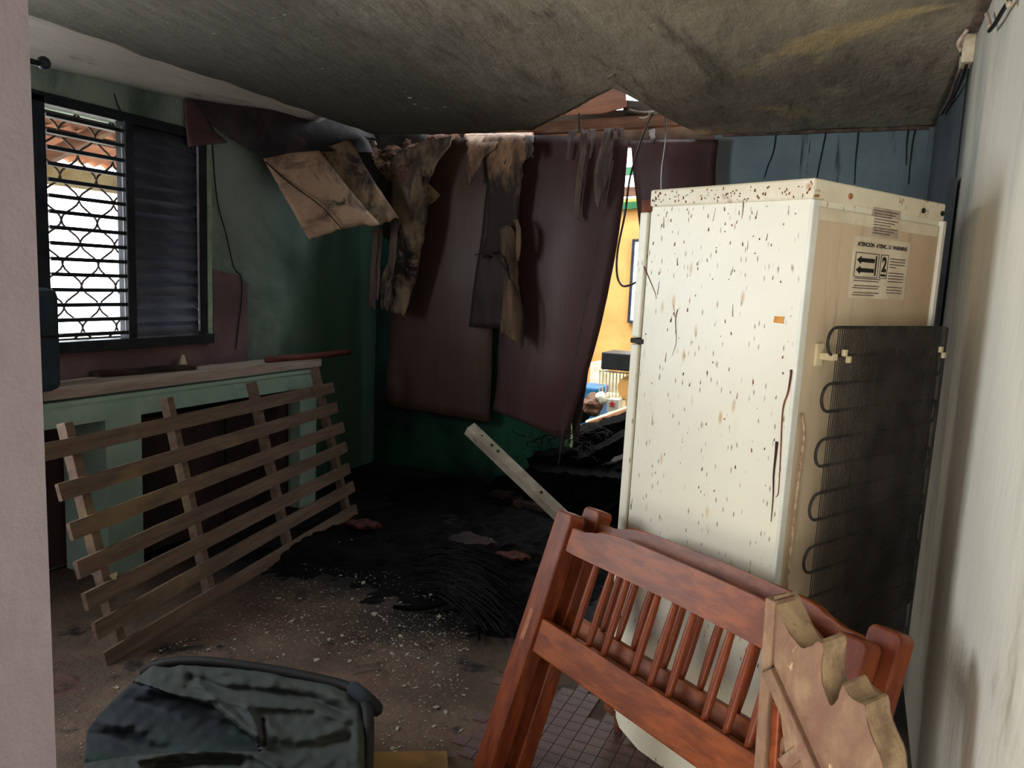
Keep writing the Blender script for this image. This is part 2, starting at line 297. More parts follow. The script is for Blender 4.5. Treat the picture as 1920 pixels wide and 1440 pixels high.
def beam(bm, p0, p1, w, h, seg=8, rough=.006, twist=0):
    p0, p1 = Vector(p0), Vector(p1); t = (p1 - p0).normalized(); a = t.cross(Vector((0, 0, 1)))
    if a.length < .05: a = Vector((1, 0, 0))
    a.normalize(); b = a.cross(t)
    if twist: q = Matrix.Rotation(twist, 3, t); a = q @ a; b = q @ b
    rings = []
    for i in range(seg + 1):
        c = p0.lerp(p1, i / seg); r = []
        for sx, sy in ((-1, -1), (0, -1.02), (1, -1), (1.02, 0), (1, 1), (0, 1.02), (-1, 1), (-1.02, 0)):
            p = c + a * sx * w / 2 + b * sy * h / 2
            r.append(bm.verts.new(p + (a * noise.noise(p * 23) + b * noise.noise(p * 19 + Vector((5, 5, 5)))+ t*noise.noise(p*31)*(1.5 if i in(0,seg) else .3)) * rough))
        rings.append(r)
    for i in range(seg):
        for k in range(8): bm.faces.new((rings[i][k], rings[i][(k + 1) % 8], rings[i + 1][(k + 1) % 8], rings[i + 1][k]))
    bm.faces.new(rings[0][::-1]); bm.faces.new(rings[-1]); return bm
def frame4(o, x, y, z):
    m = Matrix((x, y, z)).transposed().to_4x4(); m.translation = o; return m

# ================================================================== SETTING
XL, XR, YB, H = -3.5, .29, 5.15, 2.5
# floor with the maroon tiles that show beside the fridge
fl = struct(lk('floor', B((-3.7, -3.0, -.12), (1.6, 9.6, 0)), mt['floor']))
tile_me = None
TS = .05
for i in range(17):
    for j in range(18):
        cx = -1.16 + i * TS; cyy = 1.80 + j * TS
        if cyy > 2.6 - .25 * (noise.noise(Vector((i * .5, 1, 2))) + .2) or cx < -1.02 + .16 * noise.noise(Vector((j * .4, 5, 1))) or cx > -.42: continue
        if tile_me is None:
            o = lk('tile', B((-.0242, -.0242, 0), (.0242, .0242, .004), .0008), mt['tile'], fl); tile_me = o.data
        else:
            o = bpy.data.objects.new('tile', tile_me); COL.objects.link(o); o.parent = fl
        o.location = (cx, cyy, .0005 * random.random()); o.rotation_euler = (random.uniform(-.01, .01), random.uniform(-.01, .01), random.uniform(-.01, .01))

# left wall with the window opening
WY0, WY1, WZ0, WZ1 = 2.41, 3.44, 1.11, 2.22
wl = bmesh.new()
for lo, hi in (((XL - .14, -.2, 0), (XL, .45, 3.05)), ((XL - .14, 1.55, 0), (XL, WY0, 3.05)), ((XL - .14, .45, 0), (XL, 1.55, 1.08)), ((XL - .14, .45, 2.22), (XL, 1.55, 3.05)), ((XL - .14, WY1, 0), (XL, YB, 3.05)), ((XL - .14, WY0, 0), (XL, WY1, WZ0)), ((XL - .14, WY0, WZ1), (XL, WY1, 3.05))):  # unseen opening near the doorway added for the side fill
    box(wl, lo, hi)
struct(lk('wall_left', wl, mt['wgreen']))
# back wall: green part, then an opening hung with boards, then the blue-grey part
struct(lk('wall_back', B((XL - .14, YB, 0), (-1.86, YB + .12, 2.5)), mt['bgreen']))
struct(lk('wall_back', B((-.95, YB, 0), (XR + .12, YB + .12, 2.5)), mt['bblue']))
# right wall
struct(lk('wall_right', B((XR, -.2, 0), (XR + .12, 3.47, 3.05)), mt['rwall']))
struct(lk('wall_right', B((XR, 3.474, 0), (XR + .12, YB, 3.05)), mt['rcorner']))
# front wall with the doorway the photograph was taken through
pj = onY(79, 720, .345)
XJ = pj.x
struct(lk('wall_front', B((XL, .205, 0), (XJ, .345, 3.0)), mt['jamb']))
struct(lk('wall_front', B((XJ, .205, 2.3), (XR, .345, 3.0)), mt['jamb']))
# hall behind the photographer
hw = bmesh.new()
box(hw, (-2.6, -2.62, 0), (XR, -2.5, 2.6)); box(hw, (-2.72, -2.5, 0), (-2.6, .2, 2.6)); box(hw, (XR, -2.5, 0), (XR + .12, -.2, 2.6))
struct(lk('wall_hall', hw, mt['hall'])); struct(lk('ceiling', B((-2.7, -2.6, 2.6), (XR + .1, .2, 2.7)), mt['hall']))
# roof above; rear side slabs added to narrow the sky gap
struct(lk('roof', B((XL - .3, -.2, 3.05), (XR + .4, 5.0, 3.12)), mt['darkbeam']))
struct(lk('roof', B((-.6, 5.0, 3.05), (XR + .4, 6.3, 3.12)), mt['darkbeam']))

struct(lk('roof', B((XL - .3, 5.0, 3.05), (-3.05, 6.3, 3.12)), mt['darkbeam']))
# ceiling sheet, ragged where it broke off
def sag(x, y):
    return .035 * math.exp(-((x + 1.35) ** 2 / .5 + (y - 4.1) ** 2 / .6)) + .03 * math.exp(-((x + 2.5) ** 2 / .6 + (y - 4.3) ** 2 / 1.0))
def onC(x, y):
    p = onZ(x, y, H)
    for _ in range(3): p = onZ(x, y, H - .01 - sag(p.x, p.y))
    return p
edge = [onC(662, 250), onC(700, 250), onC(780, 252), onC(860, 250), onC(930, 247), onC(1000, 243), onC(1060, 211), onC(1105, 187), onC(1150, 165), onC(1180, 180), onC(1220, 204), onC(1270, 233), onC(1310, 250)]
ex = [(p.x, p.y) for p in edge]
ex = sorted(ex)
def ymax(x):
    if x >= ex[-1][0]: return YB
    if x <= ex[0][0]: return ex[0][1]
    for (a, b), (c, d) in zip(ex, ex[1:]):
        if a <= x <= c: return min(YB, b + (d - b) * (x - a) / (c - a + 1e-9))
cols = np.linspace(-3.2, XR, 120); G = []
for x in cols:
    ym = ymax(x); col_ = []; ys =   .345 if x >= -3.2 else 3.8 + .5 * (-3.2 - x)
    for k in range(90):
        t = k / 89; y = ys + (ym - ys) * t
        if k == 89 and ym < YB - .01: y += .02 * noise.noise(Vector((x * 22, 3, 1)))
        z = H - sag(x, y) + .008 * noise.noise(Vector((x * 3, y * 1.5, 0))) + .004 * noise.noise(Vector((x * 14, y * 5, 4)))
        xx = x + (.03 * noise.noise(Vector((y * 6, 1, 8))) if x < -3.17 else 0)
        col_.append(Vector((xx, y, z)))
    G.append(col_)
cl = struct(lk('ceiling', grid(bmesh.new(), G, -.012), mt['ceil'], smooth=True))
# pale strip of ceiling board dropping to the window wall
G = []
for k in range(40):
    t = k / 39; y = .4 + 3.75 * t
    zl = min(2.33 + .045 * max(0, (y - 1.2)), 2.45)
    if y > 3.2: zl += (y - 3.2) * .06
    G.append([Vector((XL + .005, y, zl)), Vector((XL + .1, y, zl + (2.49 - zl) * .35)), Vector((-3.3, y, 2.47 + .003 * math.sin(9 * y))), Vector((-3.17, y, 2.515))])
struct(lk('ceiling_panel', grid(bmesh.new(), G, .008), mt['pale'], smooth=True))
# loose paint flakes still clinging to the ceiling
fm = None
for (x, y) in ((740, 150), (790, 178), (768, 182), (778, 195), (822, 170), (648, 132), (700, 150), (660, 190), (798, 160), (1090, 135), (860, 190), (755, 205), (905, 210), (720, 235), (1010, 175), (690, 90), (815, 235), (880, 230), (650, 5), (835, 200), (760, 172), (712, 160), (975, 200), (1020, 190)):
    p = onZ(x, y, H - .006 - sag(onZ(x, y, H).x, onZ(x, y, H).y))
    s = random.uniform(.007, .016)
    if fm is None:
        o = lk('paint_flake', prism(bmesh.new(), [(-1, -.6, 0), (.4, -.8, 0), (1, .1, 0), (.2, .9, 0), (-.7, .5, 0)], (0, 0, .2)), mt['chip'], cl); fm = o.data
    else:
        o = bpy.data.objects.new('paint_flake', fm); COL.objects.link(o); o.parent = cl
    o.location = p; o.scale = (s, s, s); o.rotation_euler = (random.uniform(-.4, .4), random.uniform(-.4, .4), random.uniform(0, 6))

# trim, conduit and box where ceiling meets right wall
struct(lk('trim_1', beam(bmesh.new(), (XR - .012, 1.0, H - .025), (XR - .012, 3.3, H - .025), .024, .04, 30, .008), mt['trim']))
struct(lk('trim_2', beam(bmesh.new(), (-.9, YB - .012, H - .02), (XR, YB - .012, H - .02), .02, .02, 30, .004), mt['trim']))
struct(lk('trim_3', beam(bmesh.new(), (XR - .012, YB - .012, .02), (XR - .012, YB - .012, H - .02), .03, .03, 20, .003), mt['bblue']))
struct(lk('trim_4', B((XR - .006, 3.466, 0), (XR - .001, 3.48, H)), mt['wireblack']))

# ================================================================== WINDOW
win = bpy.data.objects.new('window_1', None); COL.objects.link(win); win.location = (XL, 2.92, WZ0); struct(win)
bpy.context.view_layer.update()
def wyz(x, y): p = onX(x, y, XL + .02); return p.y, p.z
yA = onX(76, 400, XL + .02).y; yM0 = onX(228, 430, XL + .02).y; yM1 = onX(247, 430, XL + .02).y; yR = onX(374, 430, XL + .02).y; yR2 = onX(388, 430, XL + .02).y
Z0, Z1 = WZ0, WZ1
x0, x1 = XL - .035, XL + .025
yL0 = onX(62, 400, XL + .02).y; yL1 = onX(90, 400, XL + .02).y
lk('window_frame', box(box(box(box(bmesh.new(), (x0, yL0 - .04, Z0 - .02), (x1, yL1, Z1 + .03), .004), (x0, yR, Z0 - .02), (x1, yR2, Z1 + .03), .004), (x0, yL0, Z1 - .005), (x1, yR2, Z1 + .045), .004), (x0, yL0, Z0 - .045), (x1 + .02, yR2 + .03, Z0 + .01), .004), mt['winframe'], win, world=True)
lk('mullion', B((x0, yM0 + .02, Z0), (x1 + .012, yM1 + .01, Z1), .004), mt['winframe'], win, world=True)
lk('jamb_strip', B((XL - .02, yR2 + .006, Z0), (XL + .008, yR2 + .05, Z1 + .01), .002), mt['mintstrip'], win, world=True)
NB = 15; pit = (Z1 - Z0 - .02) / NB
# open blades of the left leaf: flat, seen on edge; closed blades of the right leaf: overlapping
def blade_mesh(w, ln, tilt, lip=False):
    bm = bmesh.new(); G = []
    if lip: box(bm, (w / 2 - .004, -ln / 2, -.010), (w / 2 + .002, ln / 2, .009), .001, 1)
    for i in range(7):
        t = i / 6 - .5
        G.append([Vector((t * w, s * ln / 2, .006 * math.cos(t * math.pi))) for s in (-1, 1)])
    grid(bm, G, .003)
    bm.transform(Matrix.Rotation(tilt, 4, 'Y')); return bm
lenL = yM0 + .02 - yL1; lenR = yR - yM1 - .012
meL = meR = None
for k in range(NB):
    z = Z0 + .03 + k * pit
    if meL is None:
        o = lk('louver', blade_mesh(.078, lenL, -.04, True), None, win, mats=[mt['bladep'], mt['winframe']]); meL = o.data
    else: o = bpy.data.objects.new('louver', meL); COL.objects.link(o); o.parent = win
    o.location = Vector((XL - .01, (yL1 + yM0 + .02) / 2, z + .01)) - win.location
    if meR is None:
        o = lk('louver', blade_mesh(.086, lenR, math.radians(67)), mt['blade'], win); meR = o.data
    else: o = bpy.data.objects.new('louver', meR); COL.objects.link(o); o.parent = win
    o.location = Vector((XL - .005, (yM1 + yR + .012) / 2, z + .02)) - win.location
    o.rotation_euler = (0, random.uniform(-.04, .04) - (.2 if k in (1, 2) else .19 if k == 9 else 0), random.uniform(-.012, .012))
for yy in (yM0 + .012, yR - .012):
    lk('louver_rod', B((XL + .022, yy - .006, Z0 + .03), (XL + .03, yy + .002, Z1 - .03)), mt['bladep'], win, world=True)
# wavy iron grille outside
gr = lk('grille', box(box(bmesh.new(), (XL - .11, WY0 - .02, Z0), (XL - .1, WY1 + .02, Z0 + .012)), (XL - .11, WY0 - .02, Z1 - .02), (XL - .1, WY1 + .02, Z1 - .008)), mt['iron'], win, world=True)
S = .098
for i in range(11):
    yi = WY0 + .03 + i * S; sg = 1 if i % 2 else -1
    pts = []
    for k in range(57):
        z = Z0 + (Z1 - Z0) * k / 56; c = math.cos(math.tau * z / .213); c = c * (1.12 - .12 * abs(c))
        pts.append(Vector((XL - .105, yi + sg * .049 * c, z)))
    o = lk('grille_bar', T(pts, .0056, n=6, seg=56), mt['iron'], gr, smooth=True)
    o.parent = gr; o.matrix_parent_inverse = Matrix.Translation(-win.location)
# maroon painted band round the window foot
struct(lk('wall_left_panel', prism(bmesh.new(), [(XL, 1.6, .86), (XL, 3.74, .86), (XL, 3.73, 1.42), (XL, 3.66, 1.46), (XL, yR2 + .06, 1.5), (XL, yR2 + .06, Z0 - .045), (XL, 1.6, Z0 - .045)], (.004, 0, 0)), mt['wains']))

# outside the window: rusty porch roof and yard
pr = thing('porch_roof', 'rust red corrugated porch roof outside the louvred window', 'roof', loc=(-4.4, 3.5, 2.4))
G = []
for i in range(260):
    y = -.5 + i * .025; dz = .012 * math.sin(y * math.tau / .1)
    G.append([Vector((-3.66, y, 2.72 + dz)), Vector((-5.3, y, 2.22 + dz))])
lk('roof_sheet', grid(bmesh.new(), G, .004), mt['rooftin'], pr, world=True, smooth=True)
for x in (-4.1, -4.8):
    z = 2.72 - (-3.66 - x) * .305 - .05
    lk('batten', B((x - .025, -.5, z - .03), (x + .025, 6, z + .02)), mt['board'], pr, world=True)
for y in (2.6, 3.5, 4.4, 5.3):
    lk('rafter', beam(bmesh.new(), (-3.66, y, 2.58), (-5.28, y, 2.09), .05, .08, 4, .002), mt['board'], pr, world=True)
lk('fascia_board', B((-5.34, -.5, 2.04), (-5.3, 6, 2.2)), mt['fascia'], pr, world=True)
struct(lk('ground', B((-16, -8, -.25), (-3.7, 14, -.15)), mt['ground']))

# ================================================================== COUNTER UNDER THE WINDOW
XC = -3.16
def cyz(x, y): p = onX(x, y, XC); return p.y, p.z
ct = thing('counter', 'mint green built-in counter with dark open bays under the louvred window', 'counter', loc=(-3.33, 3.0, 0))
yE = cyz(593, 800)[0]; yP = cyz(562, 850)[0]; yQ1 = cyz(268, 950)[0]; yQ0 = cyz(203, 1000)[0]; y0 = 1.4
zt = .87
zo = cyz(420, 752)[1]
lk('header', B((XC - .06, y0, zo), (XC, yE, zt)), mt['mint'], ct, world=True)
for a, b in ((yP, yE), (yQ0, yQ1)):
    lk('pilaster', B((XC - .3, a, 0), (XC, b, zo + .001)), mt['mint'], ct, world=True)
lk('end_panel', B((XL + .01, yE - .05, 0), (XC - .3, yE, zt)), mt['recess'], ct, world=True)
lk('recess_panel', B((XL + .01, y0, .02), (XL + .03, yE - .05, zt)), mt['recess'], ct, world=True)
lk('worktop', B((XL + .005, y0, zt), (XC + .005, yE, zt + .02)), mt['mint'], ct, world=True)
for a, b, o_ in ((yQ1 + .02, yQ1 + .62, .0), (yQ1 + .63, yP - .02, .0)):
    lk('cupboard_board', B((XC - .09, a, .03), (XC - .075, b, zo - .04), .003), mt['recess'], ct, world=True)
# planks on the counter
pk = thing('window_ledge_plank', 'long weathered grey plank lying along the counter under the window', 'plank', loc=(-3.3, 3, .9))
lk('front_board', beam(bmesh.new(), onZ(75, 740, .93), onZ(597, 678, .93), .05, .055, 24, .004), mt['plank'], pk, world=True)
lk('top_board', beam(bmesh.new(), (-3.33, 1.6, .925), (-3.35, 3.98, .925), .2, .03, 20, .004), mt['plank'], pk, world=True)
tag(lk('wooden_pole', T([onZ(500, 675, .975), onZ(600, 666, .975), onZ(655, 660, .975)], .021, n=10), mt['redpole'], smooth=True), 'red-brown round wooden pole lying on the end of the grey ledge plank', 'pole')
p = onZ(320, 686, .94); p.x = max(p.x, XL + .04)
bm = bmesh.new(); tube(bm, [p, p + Vector((0, 0, .07))], .028, r2=.01, n=12, seg=4)
tag(lk('plaster_cone', bm, mt['cone'], smooth=True), 'small cream cone-shaped piece standing on the window ledge', 'cone')
tag(lk('flat_offcut', beam(bmesh.new(), (-3.44, 2.62, .955), (-3.37, 3.16, .952), .1, .02, 8, .006), mt['charbrown']), 'flat dark wood offcut lying on the ledge under the window', 'offcut')
# slate case at the near end of the ledge
q0 = onX(70, 735, -3.12); q1 = onX(121, 735, -3.12); q2 = onX(116, 532, -3.12)
bm = bmesh.new(); box(bm, (-3.42, q1.y - .62, .945), (-3.12, q1.y, q2.z - .02), .035)
cs = thing('upright_case', 'dark slate upright case with rounded corners at the window ledge end', 'case', loc=(-3.27, q1.y - .3, .945))
lk('case_body', bm, mt['case'], cs, world=True, smooth=False)
lk('case_seam', box(bmesh.new(), (-3.425, q1.y - .624, 1.18), (-3.115, q1.y + .004, 1.19)), mt['wireblack'], cs, world=True)
# rod with round end near the doorway
rd = thing('curtain_rod', 'dark rod with a round knob end above the window', 'rod', loc=onX(60, 118, -2.0))
a = Vector((-2.0, .34, onX(20, 120, -2.0).z)); b = onX(72, 119, -2.0); c = onX(82, 118, -2.0)
lk('pole', T([a, b], .008, n=8), mt['winframe'], rd, world=True, smooth=True)
bm = bmesh.new(); bmesh.ops.create_uvsphere(bm, u_segments=14, v_segments=10, radius=.017, matrix=Matrix.Translation(c)); lk('finial', bm, mt['winframe'], rd, world=True, smooth=True)

# ================================================================== SLATTED BED BASE
BL = onZ(190, 1250, 0); BR = onZ(665, 965, 0); ud = (BR - BL).normalized()
TRp = onP(620, 715, BR, ud)
TLp = onP(75, 845, BL, ud)
vd = ((TRp - BR) + (TLp - BL)).normalized(); vd = (vd - ud * vd.dot(ud)).normalized(); wd = ud.cross(vd)
sb = thing('slatted_bed_base', 'brown wooden slatted bed base leaning on the mint green counter', 'bed base', mat4=frame4(BL, ud, vd, wd))
def sloc(x, y):
    p = onP(x, y, BL, wd) - BL; return p.dot(ud), p.dot(vd)
LE = [(75, 850), (107, 925), (128, 998), (141, 1070), (156, 1130), (174, 1185), (192, 1240)]
RE = [(622, 727), (629, 764), (641, 801), (646, 838), (652, 878), (660, 912), (665, 955)]
for (a, b) in zip(LE, RE):
    u0, v0 = sloc(*a); u1, v1 = sloc(*b)
    bm = bmesh.new(); beam(bm, Vector((u0, v0, .008)), Vector((u1, v1, .008)), .066, .018, 14, .0025)
    lk('slat', bm, mt['slat'], sb)
for (a, b) in (((133, 800), (232, 1200)), ((322, 752), (403, 1140)), ((480, 722), (546, 1025)), ((597, 692), (655, 950))):
    u0, v0 = sloc(*a); u1, v1 = sloc(*b)
    bm = bmesh.new(); box(bm, (u0 - .021, 0, -.048), (u0 + .021, v0 + .02, -.003), .004)
    sh = (u1 - u0) / max(.1, (v0 - v1))
    bm.transform(Matrix(((1, -sh * .5, 0, sh * v0 * .5), (0, 1, 0, 0), (0, 0, 1, 0), (0, 0, 0, 1))))
    lk('cross_batten', bm, mt['slat'], sb)
u0, v0 = sloc(205, 1082)
lk('white_tab', prism(bmesh.new(), [(u0 - .02, v0 + .012, .02), (u0 + .02, v0 + .012, .02), (u0 + .006, v0 - .014, .02), (u0 - .008, v0 - .01, .02)], (0, 0, .004)), mt['cone'], sb)

# ================================================================== FRIDGE
ANG = math.radians(-29.1)
FX = Vector((math.cos(ANG), math.sin(ANG), 0)); FY = Vector((-math.sin(ANG), math.cos(ANG), 0)); FZ = Vector((0, 0, 1))
HF = 1.79
A = onZ(1528, 333, HF)
lean = Matrix.Rotation(math.radians(.7), 3, FY)
fr = thing('fridge', 'cream white fridge with rust specks and a black condenser coil on its back', 'fridge', mat4=frame4(Vector((A.x, A.y, 0)) - (lean @ FZ - FZ) * HF, lean @ FX, FY, lean @ FZ))
DW, WD = .548, .69   # depth along x, width along y
bm = bmesh.new(); prism(bm, [(-DW, 0, .075), (-DW + .03, 0, .03), (-DW + .12, 0, .0), (-.02, 0, .0), (0, 0, .03), (0, 0, HF - .05), (-DW, 0, HF - .05)], (0, WD, 0), .003)
lk('cabinet', bm, mt['fridge'], fr)
bm = box(bmesh.new(), (-DW - .004, -.004, HF - .052), (.004, WD + .004, HF), .006)
cap = lk('top_cap', bm, mt['fridgetop'], fr)
for y, z in ((.16, HF - .03), (.555, HF - .032), (.672, HF - .03)):
    bm = bmesh.new(); tube(bm, [(.003, y, z), (.009, y, z)], .0075, n=10, seg=1); lk('screw', bm, mt['scuff'] if y < .3 else mt['wireblack'], cap)
# door stack on the far side
bm = box(bmesh.new(), (-DW - .044, -.002, 1.335), (-DW - .008, WD, HF - .065), .006); lk('freezer_door', bm, mt['fridge'], fr)
bm = box(bmesh.new(), (-DW - .044, -.002, .085), (-DW - .008, WD, 1.315), .006); lk('fridge_door', bm, mt['fridge'], fr)
lk('door_gasket', box(bmesh.new(), (-DW - .008, .008, .09), (-DW, WD - .012, HF - .07)), mt['gasket'], fr)
lk('hinge', box(bmesh.new(), (-DW - .04, -.003, HF - .066), (-DW + .006, .05, HF - .028), .003), mt['rust'], fr)
lk('hinge', box(bmesh.new(), (-DW - .045, -.004, 1.317), (-DW + .01, .04, 1.333), .003), mt['gasket'], fr)
lk('hinge', box(bmesh.new(), (-DW - .045, -.004, .058), (-DW + .01, .04, .08), .003), mt['rust'], fr)
for x, y in ((-DW + .0, .03), (-DW, WD - .05), (-.05, .04), (-.05, WD - .05)):
    bm = bmesh.new(); tube(bm, [(x, y, .06), (x, y, -.004)], .016, n=10, seg=2); lk('foot', bm, mt['rust'], fr)
# back
lk('back_panel', box(bmesh.new(), (.0, .028, .3), (.004, WD - .02, HF - .07), .001), mt['fridgeback'], fr)
lk('corner_trim', box(bmesh.new(), (-.004, -.003, .04), (.007, .026, HF - .052), .003), mt['fridgewhite'], fr)
lk('corner_trim', box(bmesh.new(), (-.002, WD - .02, .3), (.014, WD + .003, HF - .052), .004), mt['fridgewhite'], fr)
lk('top_tape', box(bmesh.new(), (.004, .03, HF - .1), (.0048, WD - .03, HF - .07)), mt['paper'], fr)
lk('compressor_bay', box(bmesh.new(), (.0005, .03, .02), (.003, WD - .03, .3)), mt['gasket'], fr)
bm = bmesh.new(); bmesh.ops.create_uvsphere(bm, u_segments=16, v_segments=10, radius=.1, matrix=Matrix.Translation((.06, .3, .14)) @ Matrix.Diagonal((.6, 1.1, 1, 1))); lk('compressor', bm, mt['coil'], fr, smooth=True)
# condenser: serpentine tube and many fine upright wires
cond = lk('condenser', box(bmesh.new(), (.052, .69, .3), (.056, .698, 1.42)), mt['coil'], fr)
pts = []; ztop, nrun = 1.42, 15; dz = .074; ya, yb2 = .075, .695
path = []
for k in range(nrun):
    z = ztop - k * dz
    seq = [(ya, z), (yb2, z)] if k % 2 else [(yb2, z), (ya, z)]
    path.append(seq)
for k, seq in enumerate(path):
    (a0, z), (a1, _) = seq
    n_ = 12
    pts += [Vector((.045, a0 + (a1 - a0) * (.04 + .92 * i / n_), z)) for i in range(n_ + 1)]
    s_ = 1 if a1 > a0 else -1
    if k < nrun - 1:
        for q in range(1, 6):
            an = math.pi * q / 6
            pts.append(Vector((.045, a1 - s_ * .0236 + s_ * math.sin(an) * .036, z - dz / 2 + math.cos(an) * dz / 2)))
lk('coil_tube', T(pts, .0042, n=6, seg=len(pts) * 2), mt['coil'], cond, smooth=True)
bm = bmesh.new()
for i in range(66):
    y = .118 + i * .0088
    if y > yb2: break
    for x in (.0505, .0395):
        box(bm, (x - .0009, y - .0009, .32), (x + .0009, y + .0009, ztop + .004))
stuff(lk('fin_wires', bm, mt['coil'], cond))
for y, z in ((.09, 1.345), (.625, 1.345)):
    bk = lk('bracket', box(box(bmesh.new(), (.004, y - .018, z - .03), (.012, y + .014, z + .03), .002), (.012, y - .006, z - .012), (.05, y + .02, z + .006), .002), mt['plastic'] if y < .3 else mt['coil'], fr)
    lk('clip', box(box(bmesh.new(), (.052, y + .03, z + .0), (.062, y + .045, z + .018), .002), (.052, y + .052, z - .018), (.062, y + .067, z - .0), .002), mt['plastic'], bk)
lk('drain_pipe', T([(.008, .04, 1.19), (.014, .036, 1.175), (.014, .05, 1.12), (.014, .044, .9), (.014, .048, .6), (.014, .05, .3)], .0042, n=6), mt['copper'], fr, smooth=True)
# labels on the back
def text_obj(name, s, mat, parent, y, z, h, wid, bold=.0):
    cu = bpy.data.curves.new(name, 'FONT'); cu.body = s; cu.size = 1; cu.offset = bold; cu.extrude = 0
    to = bpy.data.objects.new(name, cu); COL.objects.link(to); bpy.context.view_layer.update()
    me = bpy.data.meshes.new_from_object(to.evaluated_get(bpy.context.evaluated_depsgraph_get())); bpy.data.objects.remove(to)
    xs = [v.co.x for v in me.vertices]; ys = [v.co.y for v in me.vertices]
    w, hh = max(xs) - min(xs), max(ys) - min(ys)
    mx, my = min(xs), min(ys)
    for v in me.vertices:
        v.co = Vector((LX + .0012, y + (v.co.x - mx) / w * wid, z + (v.co.y - my) / hh * h))
    me.materials.clear(); me.materials.append(mat)
    o = bpy.data.objects.new(name, me); COL.objects.link(o); o.parent = parent; return o
LX = .0045
ly0, ly1, lz0, lz1 = .205, .505, 1.497, 1.662
wlab = lk('warning_label', box(bmesh.new(), (LX - .0008, ly0, lz0), (LX, ly1, lz1)), mt['paper'], fr); wlab['label'] = 'cream paper warning label with black arrows'
text_obj('lettering', 'ATENCIÓN  ATENÇÃO  WARNING', mt['ink'], wlab, ly0 + .016, lz1 - .028, .0165, ly1 - ly0 - .032, .045)
def bar(bm, ya_, yb_, za_, zb_): box(bm, (LX + .0002, ya_, za_), (LX + .0012, yb_, zb_))
bm = bmesh.new()
pY, pZ = ly0 + .014, lz1 - .042   # pictogram box
def rect(bm, a, b, c, d, t=.0016):
    bar(bm, a, b, c, c + t); bar(bm, a, b, d - t, d); bar(bm, a, a + t, c, d); bar(bm, b - t, b, c, d)
rect(bm, pY, pY + .122, pZ - .066, pZ)
rect(bm, pY + .132, pY + .172, pZ - .066, pZ)
for zc in (pZ - .02, pZ - .047):
    bar(bm, pY + .028, pY + .1, zc - .0055, zc + .0055)
    prism(bm, [(LX + .0002, pY + .008, zc), (LX + .0002, pY + .03, zc - .011), (LX + .0002, pY + .03, zc + .011)], (.001, 0, 0))
bar(bm, pY + .105, pY + .111, pZ - .06, pZ - .006)
bar(bm, pY + .138, pY + .166, pZ - .06, pZ - .054)
lk('pictogram', bm, mt['ink'], wlab)
text_obj('lettering', '2', mt['ink'], wlab, pY + .139, pZ - .048, .042, .026, .04)
bm = bmesh.new()
def dashes(y_, wid, z_, seed):
    rr = random.Random(seed); c = y_
    while c < y_ + wid:
        l = rr.uniform(.004, .013); bar(bm, c, min(c + l, y_ + wid), z_ - .0013, z_ + .0013); c += l + .0025
for i, z_ in enumerate((.0795, .073, .060, .0535, .041, .0345)):
    dashes(ly0 + .016 + (.006 if i % 2 == 0 else 0), .132 - (.02 if i == 5 else 0), lz0 + z_ - .026, i)
for i, z_ in enumerate((.122, .114, .106, .098, .082, .074, .066, .058, .042, .034, .026)):
    dashes(ly0 + .196, .085 - (.05 if i == 3 else 0), lz0 + z_ - .008, 20 + i)
stuff(lk('fine_print', bm, mt['inkgrey'], wlab))
rp = lk('rating_label', box(bmesh.new(), (LX - .0008, .285, 1.658 + .01), (LX, .43, 1.745)), mt['paperold'], fr); rp['label'] = 'faded grey paper rating label'
bm = bmesh.new()
for i in range(9): dashes(.292, .13 - (i % 3) * .02, 1.736 - i * .0075, 50 + i)
stuff(lk('fine_print', bm, mt['inkgrey'], rp))
# sticker and long drips on the side
def side(x, y): p = fr.matrix_world.inverted() @ onP(x, y, A, FY); return p.x, p.z
sx, sz = side(1461, 600)
o = lk('orange_sticker', prism(bmesh.new(), [(sx - .016, -.0012, sz - .008), (sx + .015, -.0012, sz - .009), (sx + .013, -.0012, sz + .0), (sx + .016, -.0012, sz + .01), (sx - .015, -.0012, sz + .009)], (0, .001, 0)), mt['orange'], fr); o['label'] = 'small torn orange sticker'
def drip(pp, r, mat):
    P = [Vector((side(*q)[0], -.001, side(*q)[1])) for q in pp]
    lk('rust_drip', T(P, r, n=6, rf=lambda s: r * (1.3 - s)), mat, fr, smooth=True)
drip([(1484, 693), (1483, 705), (1478, 735), (1468, 770), (1464, 850), (1460, 920), (1455, 932)], .0028, mt['rust'])
drip([(1457, 828), (1455, 850), (1451, 890), (1450, 930), (1446, 978)], .0035, mt['darkrust'])
drip([(1271, 580), (1267, 600), (1268, 640), (1260, 668)], .0012, mt['rust'])
drip([(1392, 365), (1394, 385), (1391, 410)], .0016, mt['rust'])
drip([(1208, 500), (1225, 540), (1232, 560)], .0014, mt['rust'])
rr = random.Random(11)
bm = bmesh.new()
for i in range(150):
    x = -DW + .012 + (DW - .03) * rr.random(); z = HF - .06 - 1.25 * rr.random() ** 1.6; l = rr.uniform(.002, .012); w_ = rr.uniform(.0007, .0022)
    if rr.random() < .15: l *= 3.5; w_ *= .6
    dx = rr.uniform(-.2, .25) * l
    tube(bm, [(x, -.0006, z), (x + dx * .5, -.0006, z - l * .5), (x + dx, -.0008, z - l)], w_ * .5, n=5, seg=2, r2=w_)
stuff(lk('rust_specks', bm, mt['rust'], fr))
bm = bmesh.new()
for i in range(90):
    x = -DW + .0 + (DW) * rr.random(); z = HF - .045 + .04 * rr.random(); l = rr.uniform(.001, .008); w_ = rr.uniform(.001, .003)
    tube(bm, [(x, -.0045, z), (x + rr.uniform(-.4, .4) * l, -.0045, z - l)], w_ * .6, n=5, seg=1, r2=w_)
